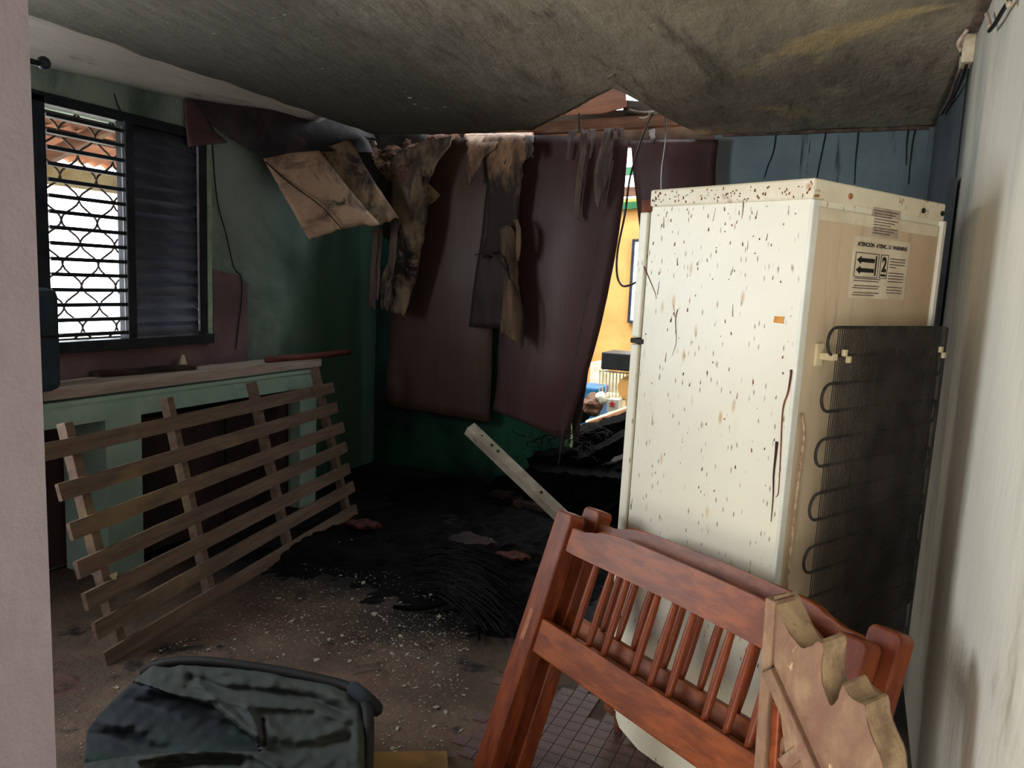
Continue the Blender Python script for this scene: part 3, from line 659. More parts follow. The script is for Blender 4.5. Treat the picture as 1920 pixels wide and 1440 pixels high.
stuff(lk('rust_specks', bm, mt['rust'], cap))

# ================================================================== BED ENDS
foot = onZ(885, 1438, 0); TT = onZ(1055, 945, .81); RR = onZ(1635, 1190, .81)
hu = (RR - TT).normalized(); hv = TT - foot; hv = (hv - hu * hv.dot(hu)).normalized(); hw_ = hu.cross(hv)
foot = foot - hu * .0
HW = 1.055
hb = thing('bed_headboard', 'cherry varnished bed end with spindles, front one of the pair leaning on the fridge', 'headboard', mat4=frame4(foot, hu, hv, hw_), group=None)
def post(u0, u1, w0, w1, v1=.842):
    bm = bmesh.new()
    um = (u0 + u1) / 2
    prism(bm, [(u0, 0, w0), (u1, 0, w0), (u1, v1 - .012, w0), (u1 - .01, v1, w0), (u0 + .01, v1, w0), (u0, v1 - .012, w0)], (0, 0, w1 - w0))
    bmesh.ops.bevel(bm, geom=list(bm.edges), offset=.006, segments=3, affect='EDGES', profile=.5)
    return bm
for u0 in (0, HW - .078):
    p_ = lk('post', post(u0, u0 + .078, -.062, 0), mt['cherryred'], hb, smooth=False)
    lk('rubber_foot', box(bmesh.new(), (u0 + .006, -.004, -.056), (u0 + .072, .012, -.006), .002), mt['rubber'], p_)
def rail(top, bot, w0=-.045, w1=-.012):
    bm = bmesh.new(); prism(bm, [(u, v, w0) for u, v in bot] + [(u, v, w0) for u, v in top[::-1]], (0, 0, w1 - w0), .005); return bm
tp = [(.07, .806), (.14, .806), (.165, .808), (.185, .817), (.205, .829), (.235, .835), (.3, .836), (.53, .838), (.76, .836), (HW - .235, .835), (HW - .205, .829), (HW - .185, .817), (HW - .165, .808), (HW - .14, .806), (HW - .07, .806)]
lk('top_rail', rail(tp, [(.07, .728), (.11, .729), (.53, .735), (HW - .11, .729), (HW - .07, .728)]), mt['cherry'], hb)
lk('lower_rail', rail([(.07, .512), (HW - .07, .512)], [(.07, .408), (HW - .07, .408)]), mt['cherry'], hb)
spin = None
for u in (.215, .282, .348, .468, .532, .597, .717, .782, .846):
    if spin is None:
        o = lk('spindle', T([(0, .505, -.028), (0, .745, -.028)], .009, n=12, seg=10, rf=lambda s: .0085 + .0035 * math.sin(math.pi * min(1, max(0, s))) ** .7), mt['cherryred'], hb, smooth=True); spin = o.data
    else: o = bpy.data.objects.new('spindle', spin); COL.objects.link(o); o.parent = hb
    o.location = (u, 0, 0)
q = hb.matrix_world.inverted() @ onP(978, 1165, foot, hw_); q.x = max(q.x, .03)
o = lk('scuff_mark', prism(bmesh.new(), [(q.x - .008, q.y - .05, 0), (q.x + .012, q.y - .045, 0), (q.x + .014, q.y + .05, 0), (q.x - .004, q.y + .055, 0)], (0, 0, .0006)), mt['scuff'], hb)
def dup(root, mw, label):
    r = root.copy(); COL.objects.link(r); r.matrix_world = mw; r['label'] = label
    for ch in list(root.children):
        if ch.name.startswith('scuff'): continue
        c = ch.copy(); COL.objects.link(c); c.parent = r
        for g in ch.children:
            d = g.copy(); COL.objects.link(d); d.parent = c
    return r
fo2 = foot - hw_ * .088 + hu * .02 + hv * .022; fo2 = fo2 - hv * (fo2.z / hv.z) + hv * .004
dup(hb, frame4(fo2, hu, hv, hw_), 'cherry varnished bed end behind the front one, against the fridge side')

# ================================================================== CARVED PANEL
nc = (CR * -math.sin(math.radians(54)) - CF * math.cos(math.radians(54))); nc.normalize()
P0 = atD(1550, 1250, 1.08)
def cp(x, y): return onP(1300 + x / 3.6, 1040 + y / 3.6, P0, nc)
OUT = [(536, 285), (560, 340), (600, 430), (645, 530), (690, 605), (722, 640), (750, 648), (778, 640), (800, 615), (820, 590), (842, 580), (868, 600), (880, 640), (868, 700), (862, 780), (866, 860), (880, 940), (900, 1000), (922, 1030), (942, 1036), (962, 1020), (978, 970), (988, 920), (1000, 872), (1015, 885), (1040, 940), (1065, 985), (1100, 1004), (1140, 1006), (1160, 1020), (1165, 1070), (1172, 1130), (1190, 1200), (1220, 1275), (1255, 1350), (1272, 1400), (1280, 1440), (1292, 1600), (1300, 2300),
       (700, 2300), (640, 1500), (590, 1100), (560, 850), (536, 740)]
cv = thing('carved_wood_panel', 'weathered carved wood panel with scalloped edge in front of the bed ends', 'wood panel', mat4=frame4(cp(900, 1900), Vector(hu), Vector((-hu.y, hu.x, 0)), FZ))
bm = bmesh.new(); outp = [cp(*p) for p in OUT]
a = [bm.verts.new(p) for p in outp]; TH = .062
b = [bm.verts.new(p - nc * TH) for p in outp]; bm.faces.new(a); bm.faces.new(b[::-1])
for i in range(len(a)):
    f_ = bm.faces.new((a[i], b[i], b[(i + 1) % len(a)], a[(i + 1) % len(a)])); f_.material_index = 1
bmesh.ops.bevel(bm, geom=[e for f_ in list(bm.faces)[:2] for e in f_.edges], offset=.003, segments=2, affect='EDGES', profile=.5)
lk('scalloped_board', bm, mt['carved'], cv, world=True, mats=[mt['carved'], mt['carvededge']])
def strip(pa, pb, w, d0, d1, name='stile', mat='carved'):
    A_, B_ = cp(*pa), cp(*pb); t = (B_ - A_).normalized(); s_ = nc.cross(t)
    bm = bmesh.new(); prism(bm, [A_ - s_ * w / 2 + nc * d0, B_ - s_ * w / 2 + nc * d0, B_ + s_ * w / 2 + nc * d0, A_ + s_ * w / 2 + nc * d0], nc * (d1 - d0), .003)
    lk(name, bm, mt[mat], cv, world=True)
strip((528, 300), (390, 2300), .018, -.05, .004)
strip((520, 770), (820, 1440), .02, -.012, .012, 'brace')
strip((820, 1440), (1180, 2250), .02, -.012, .012, 'brace')
strip((500, 1355), (690, 1215), .02, -.035, -.012, 'brace')
strip((600, 1420), (720, 1330), .02, -.02, .004, 'brace')
strip((545, 1000), (470, 2200), .014, -.03, -.004, 'stile', 'cherryred')

# ================================================================== HANGING BOARDS (ceiling pieces)
def hang(name, label, catg, mat, rows, **k):
    sm = k.pop('smooth', True); grp = k.pop('group', None)
    return tag(lk(name, patch(rows, **k), mt[mat], smooth=sm), label, catg, grp)
hang('hanging_plywood', 'broad dark brown plywood sheet hanging in front of the green wall', 'plywood sheet', 'ply',
     [[(800, 262, 4.98), (860, 258, 4.98), (925, 262, 4.98)], [(765, 400, 4.96), (850, 400, 4.93), (925, 400, 4.96)], [(735, 580, 4.98), (830, 590, 4.92), (923, 600, 4.96)], [(722, 760, 5.02), (820, 775, 4.95), (918, 792, 5.0)]], nu=30)
hang('hanging_plywood', 'purple-brown plywood sheet hanging over the doorway, middle one of the row', 'plywood sheet', 'plyred',
     [[(962, 252, 5.0), (1070, 256, 4.97), (1178, 262, 5.0)], [(950, 400, 4.98), (1060, 400, 4.93), (1165, 410, 4.98)], [(938, 560, 4.98), (1040, 570, 4.92), (1135, 575, 4.98)], [(932, 700, 4.98), (1020, 720, 4.92), (1105, 690, 4.98)], [(925, 770, 5.0), (1000, 800, 4.96), (1060, 826, 5.0)]], nu=34)
hang('hanging_plywood', 'narrow dark plywood strip with a pointed foot beside the yellow room gap', 'plywood strip', 'plydark',
     [[(1070, 262, 5.05), (1178, 264, 5.05)], [(1066, 450, 5.05), (1160, 440, 5.05)], [(1070, 640, 5.05), (1112, 650, 5.05)], [(1070, 760, 5.05), (1092, 770, 5.05)], [(1077, 834, 5.05), (1084, 834, 5.05)]], nu=34, nv=6)
hang('hanging_plywood', 'maroon plywood sheet hanging above the fridge beside the blue-grey wall', 'plywood sheet', 'plyred',
     [[(1182, 264, 5.02), (1260, 262, 5.0), (1347, 262, 5.04)], [(1188, 330, 5.02), (1265, 320, 4.96), (1341, 330, 5.04)], [(1204, 480, 5.02), (1265, 470, 4.96), (1346, 470, 5.04)], [(1192, 600, 5.02), (1260, 600, 4.97), (1346, 600, 5.04)]], nu=20)
hang('hanging_plywood', 'dark square-ended plywood sheet folded over in front of the broad brown one', 'plywood sheet', 'plydark',
     [[(925, 262, 4.9), (985, 262, 4.9)], [(915, 330, 4.84), (978, 330, 4.84)], [(900, 460, 4.83), (970, 460, 4.83)], [(888, 540, 4.84), (965, 540, 4.84)], [(878, 613, 4.86), (945, 617, 4.86)]], nu=26, nv=8)
hang('peeled_veneer', 'wide pale veneer sheet curling over the broken ceiling edge', 'veneer', 'veneer',
     [[(930, 251, 5.0), (1000, 250, 5.02)], [(905, 262, 4.86), (998, 262, 4.88)], [(918, 330, 4.8), (982, 330, 4.82)], [(913, 420, 4.79), (972, 410, 4.81)], [(905, 480, 4.79), (966, 470, 4.81)]], nu=30, nv=10, amp=.012, fray=.05)
hang('peeled_veneer', 'short pale veneer tongue hanging left of the wide pale sheet', 'veneer', 'veneer',
     [[(868, 251, 4.98), (925, 251, 4.98)], [(873, 270, 4.84), (935, 270, 4.84)], [(876, 310, 4.8), (905, 300, 4.8)], [(880, 345, 4.8), (886, 338, 4.8)]], nu=20, nv=10, amp=.012, fray=.04)
hang('peeled_veneer', 'thin split veneer tail on the right rim of the wide pale sheet', 'veneer', 'veneergrey',
     [[(984, 254, 4.84), (1002, 256, 4.86)], [(985, 275, 4.8), (1001, 275, 4.8)], [(987, 296, 4.8), (1000, 298, 4.8)]], nu=10, nv=6, fray=.04)
hang('curled_veneer', 'long tan curled veneer hanging below the dark square-ended sheet', 'veneer', 'veneercurl',
     [[(938, 428, 4.76), (950, 422, 4.72), (964, 432, 4.74)], [(940, 470, 4.76), (956, 480, 4.7), (968, 470, 4.75)], [(944, 540, 4.76), (956, 540, 4.68), (972, 540, 4.75)], [(938, 600, 4.77), (955, 605, 4.7), (977, 600, 4.75)], [(938, 622, 4.77), (958, 634, 4.72), (976, 655, 4.76)]], nu=30, nv=12, amp=.008, fray=.02)
hang('curled_veneer', 'narrow veneer loop beside the long tan curl', 'veneer', 'veneercurl',
     [[(962, 412, 4.8), (970, 412, 4.76)], [(968, 430, 4.74), (977, 432, 4.72)], [(967, 470, 4.74), (976, 470, 4.72)], [(966, 490, 4.76), (972, 490, 4.74)]], nu=16, nv=4)
tag(lk('veneer_splinter', T([onY(890, 478, 4.7), onY(915, 474, 4.66), onY(940, 492, 4.66), onY(965, 540, 4.7), onY(979, 580, 4.72), onY(981, 650, 4.74)], .006, n=6, rf=lambda s: .004 + .006 * math.sin(math.pi * s)), mt['veneer'], smooth=True), 'thin curved veneer splinter crossing the dark square-ended sheet', 'splinter')
k = 0
for (rows, lab) in (
    ([[(1064, 244, 4.92), (1084, 243, 4.92)], [(1063, 275, 4.9), (1072, 262, 4.9)], [(1061, 300, 4.9), (1066, 300, 4.9)]], 'short grey veneer rag, first left of the rags on the doorway beam'),
    ([[(1086, 243, 4.92), (1102, 243, 4.92)], [(1086, 300, 4.88), (1098, 300, 4.88)], [(1080, 360, 4.87), (1094, 360, 4.87)], [(1079, 408, 4.87), (1087, 412, 4.87)]], 'long thin grey veneer rag hanging from the doorway beam'),
    ([[(1104, 242, 4.92), (1116, 242, 4.92)], [(1107, 270, 4.88), (1114, 270, 4.88)], [(1104, 297, 4.88), (1108, 297, 4.88)]], 'short grey veneer rag between the two long ones'),
    ([[(1133, 241, 4.92), (1153, 241, 4.92)], [(1122, 290, 4.88), (1149, 290, 4.86)], [(1115, 330, 4.87), (1143, 330, 4.86)], [(1118, 372, 4.87), (1128, 374, 4.87)], [(1121, 388, 4.87), (1124, 390, 4.87)]], 'widest grey veneer rag hanging from the doorway beam'),
    ([[(1157, 242, 4.92), (1172, 241, 4.92)], [(1160, 258, 4.9), (1170, 256, 4.9)], [(1168, 266, 4.9), (1170, 266, 4.9)]], 'tiny veneer rag right of the widest rag'),
    ([[(1214, 236, 5.15), (1228, 234, 5.15)], [(1218, 258, 4.95), (1228, 256, 4.9)], [(1223, 270, 4.9), (1226, 268, 4.9)]], 'tiny veneer rag beside the tied cable')):
    hang('veneer_rag', lab, 'veneer', 'veneergrey', rows, nu=20, nv=6, amp=.01, fray=.02, thick=.003)
# burnt layered board, left
hang('burnt_board', 'thick burnt layered board hanging from the rubble, left of the brown plywood', 'burnt board', 'bark',
     [[(735, 300, 4.72), (790, 268, 4.74), (850, 256, 4.78)], [(738, 400, 4.7), (765, 380, 4.66), (806, 350, 4.7)], [(730, 480, 4.7), (755, 470, 4.66), (792, 470, 4.7)], [(718, 576, 4.7), (735, 585, 4.67), (757, 592, 4.7)]], nu=36, nv=14, amp=.02, freq=9, thick=.02, fray=.02)
hang('burnt_strip', 'grey split strip hanging close left of the burnt layered board', 'burnt strip', 'veneergrey',
     [[(700, 430, 4.66), (712, 425, 4.66)], [(696, 500, 4.66), (706, 500, 4.66)], [(688, 576, 4.66), (702, 580, 4.66)]], nu=24, nv=5, amp=.012, thick=.006, fray=.01)
hang('burnt_strip', 'second grey split strip under the pale flap tip', 'burnt strip', 'veneergrey',
     [[(736, 410, 4.64), (752, 405, 4.64)], [(728, 490, 4.64), (742, 490, 4.64)], [(717, 574, 4.65), (728, 578, 4.65)]], nu=24, nv=5, amp=.012, thick=.006, fray=.01)
hang('burnt_strip', 'narrow grey strip with its foot cut square under the pale flap', 'burnt strip', 'veneergrey',
     [[(714, 430, 4.67), (718, 428, 4.67)], [(708, 500, 4.67), (714, 500, 4.67)], [(703, 560, 4.67), (708, 562, 4.67)]], nu=20, nv=4, amp=.01, thick=.006)
# dark cavity board between flap and burnt board
hang('charred_sheet', 'soot black sheet hanging behind the pale flap', 'charred sheet', 'plydark',
     [[(636, 232, 4.92), (800, 250, 4.92)], [(668, 300, 4.84), (790, 320, 4.84)], [(715, 400, 4.78), (780, 420, 4.8)], [(720, 440, 4.78), (770, 470, 4.8)]], nu=16, nv=12, amp=.03, fray=.05)
hang('dark_cover_piece', 'added dark cover piece between flap and rubble under the ceiling', 'charred sheet', 'plydark',  # added to cover the bright sky-lit wall
     [[(570, 198, 4.1), (640, 222, 4.55), (705, 240, 5.0)], [(610, 232, 4.3), (665, 250, 4.65), (722, 268, 5.0)]], nu=10, nv=14, amp=.01, fray=.02)
# rubble on the torn edge
bm = patch([[(672, 246, 5.12), (760, 247, 5.12), (872, 246, 5.12)], [(684, 266, 4.96), (760, 275, 4.94), (850, 260, 4.96)], [(700, 296, 4.82), (755, 308, 4.78), (812, 283, 4.82)], [(716, 330, 4.72), (755, 345, 4.68), (790, 325, 4.72)]], nu=50, nv=70, amp=.03, freq=30, thick=.03)
stuff(tag(lk('insulation_rubble', bm, mt['rubble']), 'reddish crumbly rubble bulging out of the broken ceiling edge', 'rubble'))
hang('pine_offcut', 'small pale pointed wood piece beside the burnt layered board', 'offcut', 'flap',
     [[(803, 345, 4.86), (826, 366, 4.86)], [(800, 368, 4.86), (815, 378, 4.86)], [(792, 392, 4.86), (796, 390, 4.86)]], nu=8, nv=5, thick=.01, amp=.002)
hang('pine_offcut', 'small pale stub sticking from the rubble near the flap', 'offcut', 'flap',
     [[(682, 262, 4.64), (705, 266, 4.64)], [(688, 282, 4.62), (707, 272, 4.62)]], nu=6, nv=5, thick=.012, amp=.004)
# big flap hanging from the ceiling, dark above and pale below
fp = thing('hanging_ceiling_flap', 'large ceiling flap hanging by the window, soot dark above and pale below', 'ceiling board', loc=onY(520, 300, 3.9))
lk('upper_face', patch([[(326, 179, 3.22), (440, 184, 3.6), (560, 196, 4.05), (668, 246, 4.62)], [(400, 236, 3.45), (480, 240, 3.7), (580, 240, 4.12), (690, 266, 4.6)], [(495, 298, 3.75), (545, 288, 3.9), (608, 284, 4.14), (700, 288, 4.55)]], nu=24, nv=24, amp=.008, thick=.008), mt['flapdark'], fp, world=True, smooth=True)
lk('lower_face', patch([[(495, 298, 3.745), (545, 288, 3.895), (598, 283, 4.09)], [(535, 372, 3.85), (590, 355, 4.0), (645, 345, 4.2)], [(578, 449, 3.95), (640, 430, 4.1), (712, 422, 4.3)]], nu=24, nv=16, amp=.006, thick=.01, fray=.015), mt['flap'], fp, world=True, smooth=True)
lk('edge_strip', patch([[(592, 284, 4.11), (655, 262, 4.34)], [(640, 346, 4.24), (694, 328, 4.4)], [(706, 423, 4.33), (746, 408, 4.46)]], nu=24, nv=8, amp=.006, thick=.01, fray=.015), mt['edgewood'], fp, world=True, smooth=True)
lk('crack_line', T([onY(497, 303, 3.74), onY(545, 345, 3.86), onY(600, 385, 3.98), (onY(645, 433, 4.09))], .004, n=6), mt['ink'], fp, world=True)
hang('torn_corner', 'small maroon torn corner hanging over the closed louvres', 'ceiling board', 'plyred',
     [[(327, 182, 3.24), (334, 184, 3.26)], [(345, 225, 3.24), (385, 232, 3.42)], [(353, 276, 3.24), (428, 268, 3.5)]], nu=14, nv=8, amp=.004)

# ================================================================== ATTIC IN THE HOLE AND THE DOORWAY HEAD
tag(lk('roof_rafter', beam(bmesh.new(), onY(930, 247, 5.1), onY(1312, 222, 5.1), .06, .075, 16, .004), mt['rafter']), 'long pinkish rafter crossing the ceiling hole', 'rafter')
tag(lk('header_beam', beam(bmesh.new(), onY(985, 268, 5.2), onY(1350, 248, 5.2), .08, .13, 16, .003), mt['beamtaupe']), 'taupe painted beam over the boarded doorway', 'beam')
tag(lk('roof_board', prism(bmesh.new(), [onY(1050, 217, 5.25), onY(1100, 160, 5.25), onY(1172, 150, 5.25), onY(1174, 200, 5.25), onY(1130, 212, 5.25)], (0, .02, 0)), mt['board']), 'brown board standing inside the ceiling hole', 'board')
tag(lk('dark_roof_beam', beam(bmesh.new(), onY(1172, 200, 5.3), onY(1290, 212, 5.3), .06, .075, 8, .003), mt['darkbeam']), 'dark beam right of the brown board in the ceiling hole', 'beam')
tag(lk('dark_roof_beam', beam(bmesh.new(), onY(960, 226, 5.35), onY(1260, 214, 5.35), .05, .07, 8, .003), mt['darkbeam']), 'dark beam behind the pinkish rafter in the ceiling hole', 'beam')
tag(lk('dark_roof_beam', beam(bmesh.new(), onY(600, 238, 5.3), onY(1010, 240, 5.3), .05, .16, 8, .003), mt['darkbeam']), 'added dark beam hiding the sky behind the rubble at the broken ceiling edge', 'beam')  # added to hide slivers of bright sky above the rubble
tag(lk('roof_peg', T([onY(1086, 212, 5.02), onY(1086, 246, 5.02)], .006, n=6), mt['darkbeam']), 'thin dark upright rod above the long veneer rag', 'rod')
tag(lk('splinter', T([onZ(1230, 196, 2.48), onZ(1280, 194, 2.48)], .008, n=5, r2=.004), mt['ceil_edge']), 'dark splinter sticking from the right rim of the ceiling hole', 'splinter')
tag(lk('ceiling_chip', prism(bmesh.new(), [onZ(1138, 146, 2.46), onZ(1150, 139, 2.46), onZ(1153, 142, 2.46), onZ(1140, 149, 2.46)], (0, 0, .004)), mt['chip']), 'small white chip at the apex of the ceiling hole', 'chip')

# cables
cb = thing('hanging_cable', 'thin cable tied to the rafter and looping down beside the fridge', 'cable', loc=onY(1225, 213, 4.75))
lk('cable_run', T([onY(1224, 214, 4.75), onY(1205, 255, 4.7), onY(1182, 330, 4.65), onY(1172, 400, 4.6), onY(1158, 470, 4.55), onY(1157, 515, 4.5), onY(1166, 535, 4.4), onY(1180, 535, 4.2), onY(1195, 528, 4.0)], .0065, n=6), mt['wire'], cb, world=True, smooth=True)
bm = bmesh.new()
for i in range(5):
    an = i * 1.3; c0 = onY(1224 + 3 * math.cos(an), 211 + 3 * math.sin(an), 4.75); tube(bm, [c0, c0 + Vector((.02 * math.cos(an), .01, .02 * math.sin(an)))], .009, n=6, seg=2)
lk('knot', bm, mt['whitewire'], cb, world=True, smooth=True)
tag(lk('cable', T([onY(1247, 208, 4.7), onY(1248, 260, 4.6), onY(1241, 315, 4.2), onY(1240, 345, 3.6), onY(1241, 368, 3.0)], .0045, n=6), mt['wire'], smooth=True), 'thin straight cable hanging down onto the fridge top', 'cable')
tag(lk('white_flex', T([onY(1180, 206, 4.8), onY(1200, 210, 4.78), onY(1220, 210, 4.76)], .005, n=6), mt['whitewire'], smooth=True), 'short white flex running left from the cable knot', 'cable')
tag(lk('white_flex', T([onY(1198, 221, 4.8), onY(1210, 221, 4.78), onY(1222, 214, 4.76)], .005, n=6), mt['whitewire'], smooth=True), 'short hooked white flex under the cable knot', 'cable')
for pts_, lab in (([(397, 240), (400, 300), (408, 380), (424, 440), (438, 500), (452, 520), (453, 560), (447, 610), (442, 655)], 'thin black wire trailing down the green wall beside the window'),
                  ([(214, 176), (222, 200), (235, 222), (246, 240)], 'short black wire above the window mullion')):
    tag(lk('wall_wire', T([onX(x, y, XL + .012) for x, y in pts_], .0035, n=5), mt['wireblack']), lab, 'wire')
tag(lk('floor_wire', T([onY(1150, 300, 4.84), onY(1120, 460, 4.84), onY(1085, 640, 4.84), onY(1062, 760, 4.84), onY(1046, 880, 4.84)], .004, n=5), mt['wire']), 'thin wire hanging down the front of the purple-brown plywood', 'wire')
# electrics on the right wall
jx = thing('junction_box', 'dirty white junction box high on the right wall', 'junction box', loc=onX(1825, 95, XR - .02))
c = onX(1826, 95, XR); hh_ = .06
lk('box_body', B((XR - .04, c.y - .045, c.z - .05), (XR, c.y + .05, c.z + .05), .004), mt['box'], jx, world=True)
lk('knockout_hole', T([(XR - .042, c.y - .0, c.z), (XR - .039, c.y - .0, c.z)], .018, n=16, seg=1), mt['wireblack'], jx, world=True)
lk('cable_gland', T([(XR - .04, c.y - .005, c.z + .0), (XR - .055, c.y - .04, c.z + .02), (XR - .035, c.y - .09, c.z + .05)], .007, n=8), mt['whitewire'], jx, world=True, smooth=True)
def rc(x, y): return onX(x, y, XR - .02)
tag(lk('conduit_cable', T([rc(1893, 0), rc(1880, 20), rc(1866, 44), rc(1855, 58)] , .006, n=6), mt['wireblack'], smooth=True), 'black cable running along the wall top above the junction box', 'cable')
tag(lk('conduit_cable', T([rc(1812, 122), rc(1803, 150), rc(1790, 176), rc(1774, 200), rc(1766, 214)], .006, n=6), mt['wireblack'], smooth=True), 'black cable running from the junction box to the far corner', 'cable')
tag(lk('conduit_cable', T([rc(1800, 130), rc(1790, 158), rc(1778, 190), rc(1764, 214)], .008, n=6), mt['trim'], smooth=True), 'dirty cable beside the ceiling between junction box and corner', 'cable')
tag(lk('cable_clip', T([rc(1850, 26), rc(1854, 40), rc(1856, 50)], .007, n=6), mt['whitewire'], smooth=True), 'white clip on the cable above the junction box', 'clip')
tag(lk('cable_end', T([onX(1890, 0, XR - .02), onX(1893, 10, XR - .02)], .008, n=6), mt['whitewire'], smooth=True), 'white cable end at the very top of the right wall', 'cable')
# termite trails down the blue-grey wall
tw = [(1455, [(1455, 252), (1450, 285), (1440, 310), (1433, 334)]), (1545, [(1550, 240), (1546, 262), (1540, 290), (1533, 325), (1531, 338)]), (1715, [(1717, 240), (1712, 262), (1707, 300), (1703, 345)]), (1625, [(1610, 236), (1608, 262), (1604, 300), (1602, 345)]), (1700, [(1704, 238), (1700, 268), (1699, 310)])]
for (_, pp), wh in zip(tw, ('first, slanting one right of the maroon plywood', 'one above the middle of the fridge top', 'longer of the two by the room corner', 'one above the labelled back of the fridge', 'shorter of the two by the room corner')):
    tag(lk('termite_trail', T([onY(x, y, YB - .004) for x, y in pp], .006, n=5, rf=lambda s: .0045 - .002 * s), mt['wireblack']), 'thin dark termite trail down the blue-grey wall, ' + wh, 'termite trail', 'termite trails on the blue-grey wall')
# dark board behind the fridge against the right wall
tag(lk('leaning_board', prism(bmesh.new(), [onX(1797, 332, XR - .01), onX(1786, 345, XR - .01), onX(1779, 385, XR - .01), onX(1745, 650, XR - .01), onX(1690, 1120, XR - .01), onX(1702, 1120, XR - .01), onX(1757, 650, XR - .01), onX(1790, 385, XR - .01)], (-.015, 0, 0)), mt['winframe']), 'dark narrow board leaning on the wall behind the fridge', 'board')

# ================================================================== CHANNEL, CHARRED HEAP
pa = onY(880, 803, 3.9); pb = onZ(1120, 1032, .06)
t_ = (pb - pa).normalized()
chn = thing('steel_channel', 'pale grey box channel with bolt holes jutting out of the burnt heap', 'channel', loc=pb)
bm = beam(bmesh.new(), pa, pb, .062, .062, 10, .0015, .5)
lk('channel_body', bm, mt['channel'], chn, world=True)
aa = t_.cross(Vector((0, 0, 1))).normalized(); bb = aa.cross(t_); qq = Matrix.Rotation(.5, 3, t_); aa = qq @ aa; bb = qq @ bb
top = bb if bb.z > 0 else -bb
for s in (.09, .17, .22, .56):
    c = pa.lerp(pb, s) + top * .0305
    bm = bmesh.new(); tube(bm, [c, c + top * .002], .010 if s > .1 else .006, n=10, seg=1); lk('bolt_hole', bm, mt['ink'], chn, world=True)
lk('end_lip', beam(bmesh.new(), pa - t_ * .004, pa - t_ * .012 - Vector((0, 0, .05)), .012, .02, 3, .002), mt['channel'], chn, world=True)

def cbeam(label, p0, p1, w, h, mat='char', rough=.012, tw=0, name='charred_beam'):
    return tag(lk(name, beam(bmesh.new(), p0, p1, w, h, 26, rough * (1.7 if mat == 'char' else 1), tw), mt[mat]), label, 'charred timber')
cbeam('thick charred block on top of the burnt heap, with shiny litter on it', onY(1000, 868, 4.95), onY(1088, 856, 5.0), .2, .12)
cbeam('long charred beam running from the heap up towards the fridge', onY(1085, 872, 4.9), onY(1200, 812, 5.1), .14, .1)
cbeam('wide charred plank sloping across the middle of the heap', onY(1030, 925, 4.75), onY(1190, 868, 4.95), .18, .05)
cbeam('charred plank under the wide sloping one', onY(1040, 958, 4.62), onY(1190, 905, 4.8), .14, .05)
cbeam('charred beam at the foot of the heap beside the fridge', onY(1100, 985, 4.5), onY(1195, 930, 4.6), .12, .06)
cbeam('flat half-burnt board at the left foot of the heap', onY(928, 925, 4.85), onY(1000, 935, 4.75), .26, .04, 'charbrown')
cbeam('short round log end with pale core in the burnt heap', onY(968, 948, 4.55), onY(1045, 962, 4.5), .075, .075, 'charbrown', .008)
cbeam('charred beam lying back behind the heap in the doorway', onY(1075, 830, 5.3), onY(1200, 790, 5.6), .2, .16)
cbeam('blackened beam crossing low behind the pale channel', onY(930, 905, 5.0), onY(1050, 882, 4.95), .09, .07)
cbeam('charred slab hidden low under the heap', onY(1010, 905, 4.9), onY(1190, 925, 4.9), .5, .3)
cbeam('blackened ridge beam topped by the pale planks in the doorway', onY(1070, 842, 5.9), onY(1205, 808, 6.2), .3, .18)
# tangled burnt litter on the heap
bm = bmesh.new(); rr = random.Random(3)
for i in range(160):
    x = rr.uniform(985, 1150); y = rr.uniform(815, 880) - (x - 985) * .12; p = onY(x, y, rr.uniform(4.85, 5.1))
    d = Vector((rr.uniform(-1, 1), rr.uniform(-1, 1), rr.uniform(-.5, .5))).normalized() * rr.uniform(.03, .13)
    tube(bm, [p, p + d * .5 + Vector((0, 0, rr.uniform(-.01, .03))), p + d], rr.uniform(.001, .004), n=4, seg=3)
stuff(tag(lk('burnt_litter', bm, mt['fibre']), 'tangle of thin burnt twigs and wire on the charred heap', 'litter'))
# low debris mound over the black floor
G = []
for i in range(60):
    r_ = []
    for j in range(70):
        x = -3.1 + 2.2 * j / 69; y = 2.7 + 2.4 * i / 59
        e = min(1, i / 12, (59 - i) / 4 + .2, j / 14, (69 - j) / 8)
        z = -.02 + (.3 + .7 * max(0, e)) * (.035 * max(0, e) * 1.6 + .05 * noise.noise(Vector((x * 3, y * 3, 1))) + .03 * noise.noise(Vector((x * 11, y * 11, 2))) + .02 * noise.noise(Vector((x * 30, y * 30, 2))))
        r_.append(Vector((x, y, max(-.03, z))))
    G.append(r_)
stuff(tag(lk('charred_debris', grid(bmesh.new(), G), mt['soot']), 'low bed of black burnt debris covering the floor at the back', 'debris'))
for (x, y, s, lab) in ((683, 985, .09, 'red clay patch lying in black debris near the bed base end'), (880, 1015, .12, 'brown brick fragment half buried in black debris'), (965, 1045, .07, 'small reddish fragment in black debris near the bed ends')):
    c = onZ(x, y, .06); pts_ = [c + Vector((math.cos(a_) * s * (1 + .9 * noise.noise(Vector((a_ * 1.7, s * 9, 0)))), math.sin(a_) * s * .8 * (1 + .9 * noise.noise(Vector((a_ * 2.1, 2, s)))), 0)) for a_ in [i * math.tau / 22 for i in range(22)]]
    tag(lk('rubble_fragment', prism(bmesh.new(), pts_, (0, 0, .016), .003), mt['clay'] if s < .1 else mt['charbrown']), lab, 'fragment')
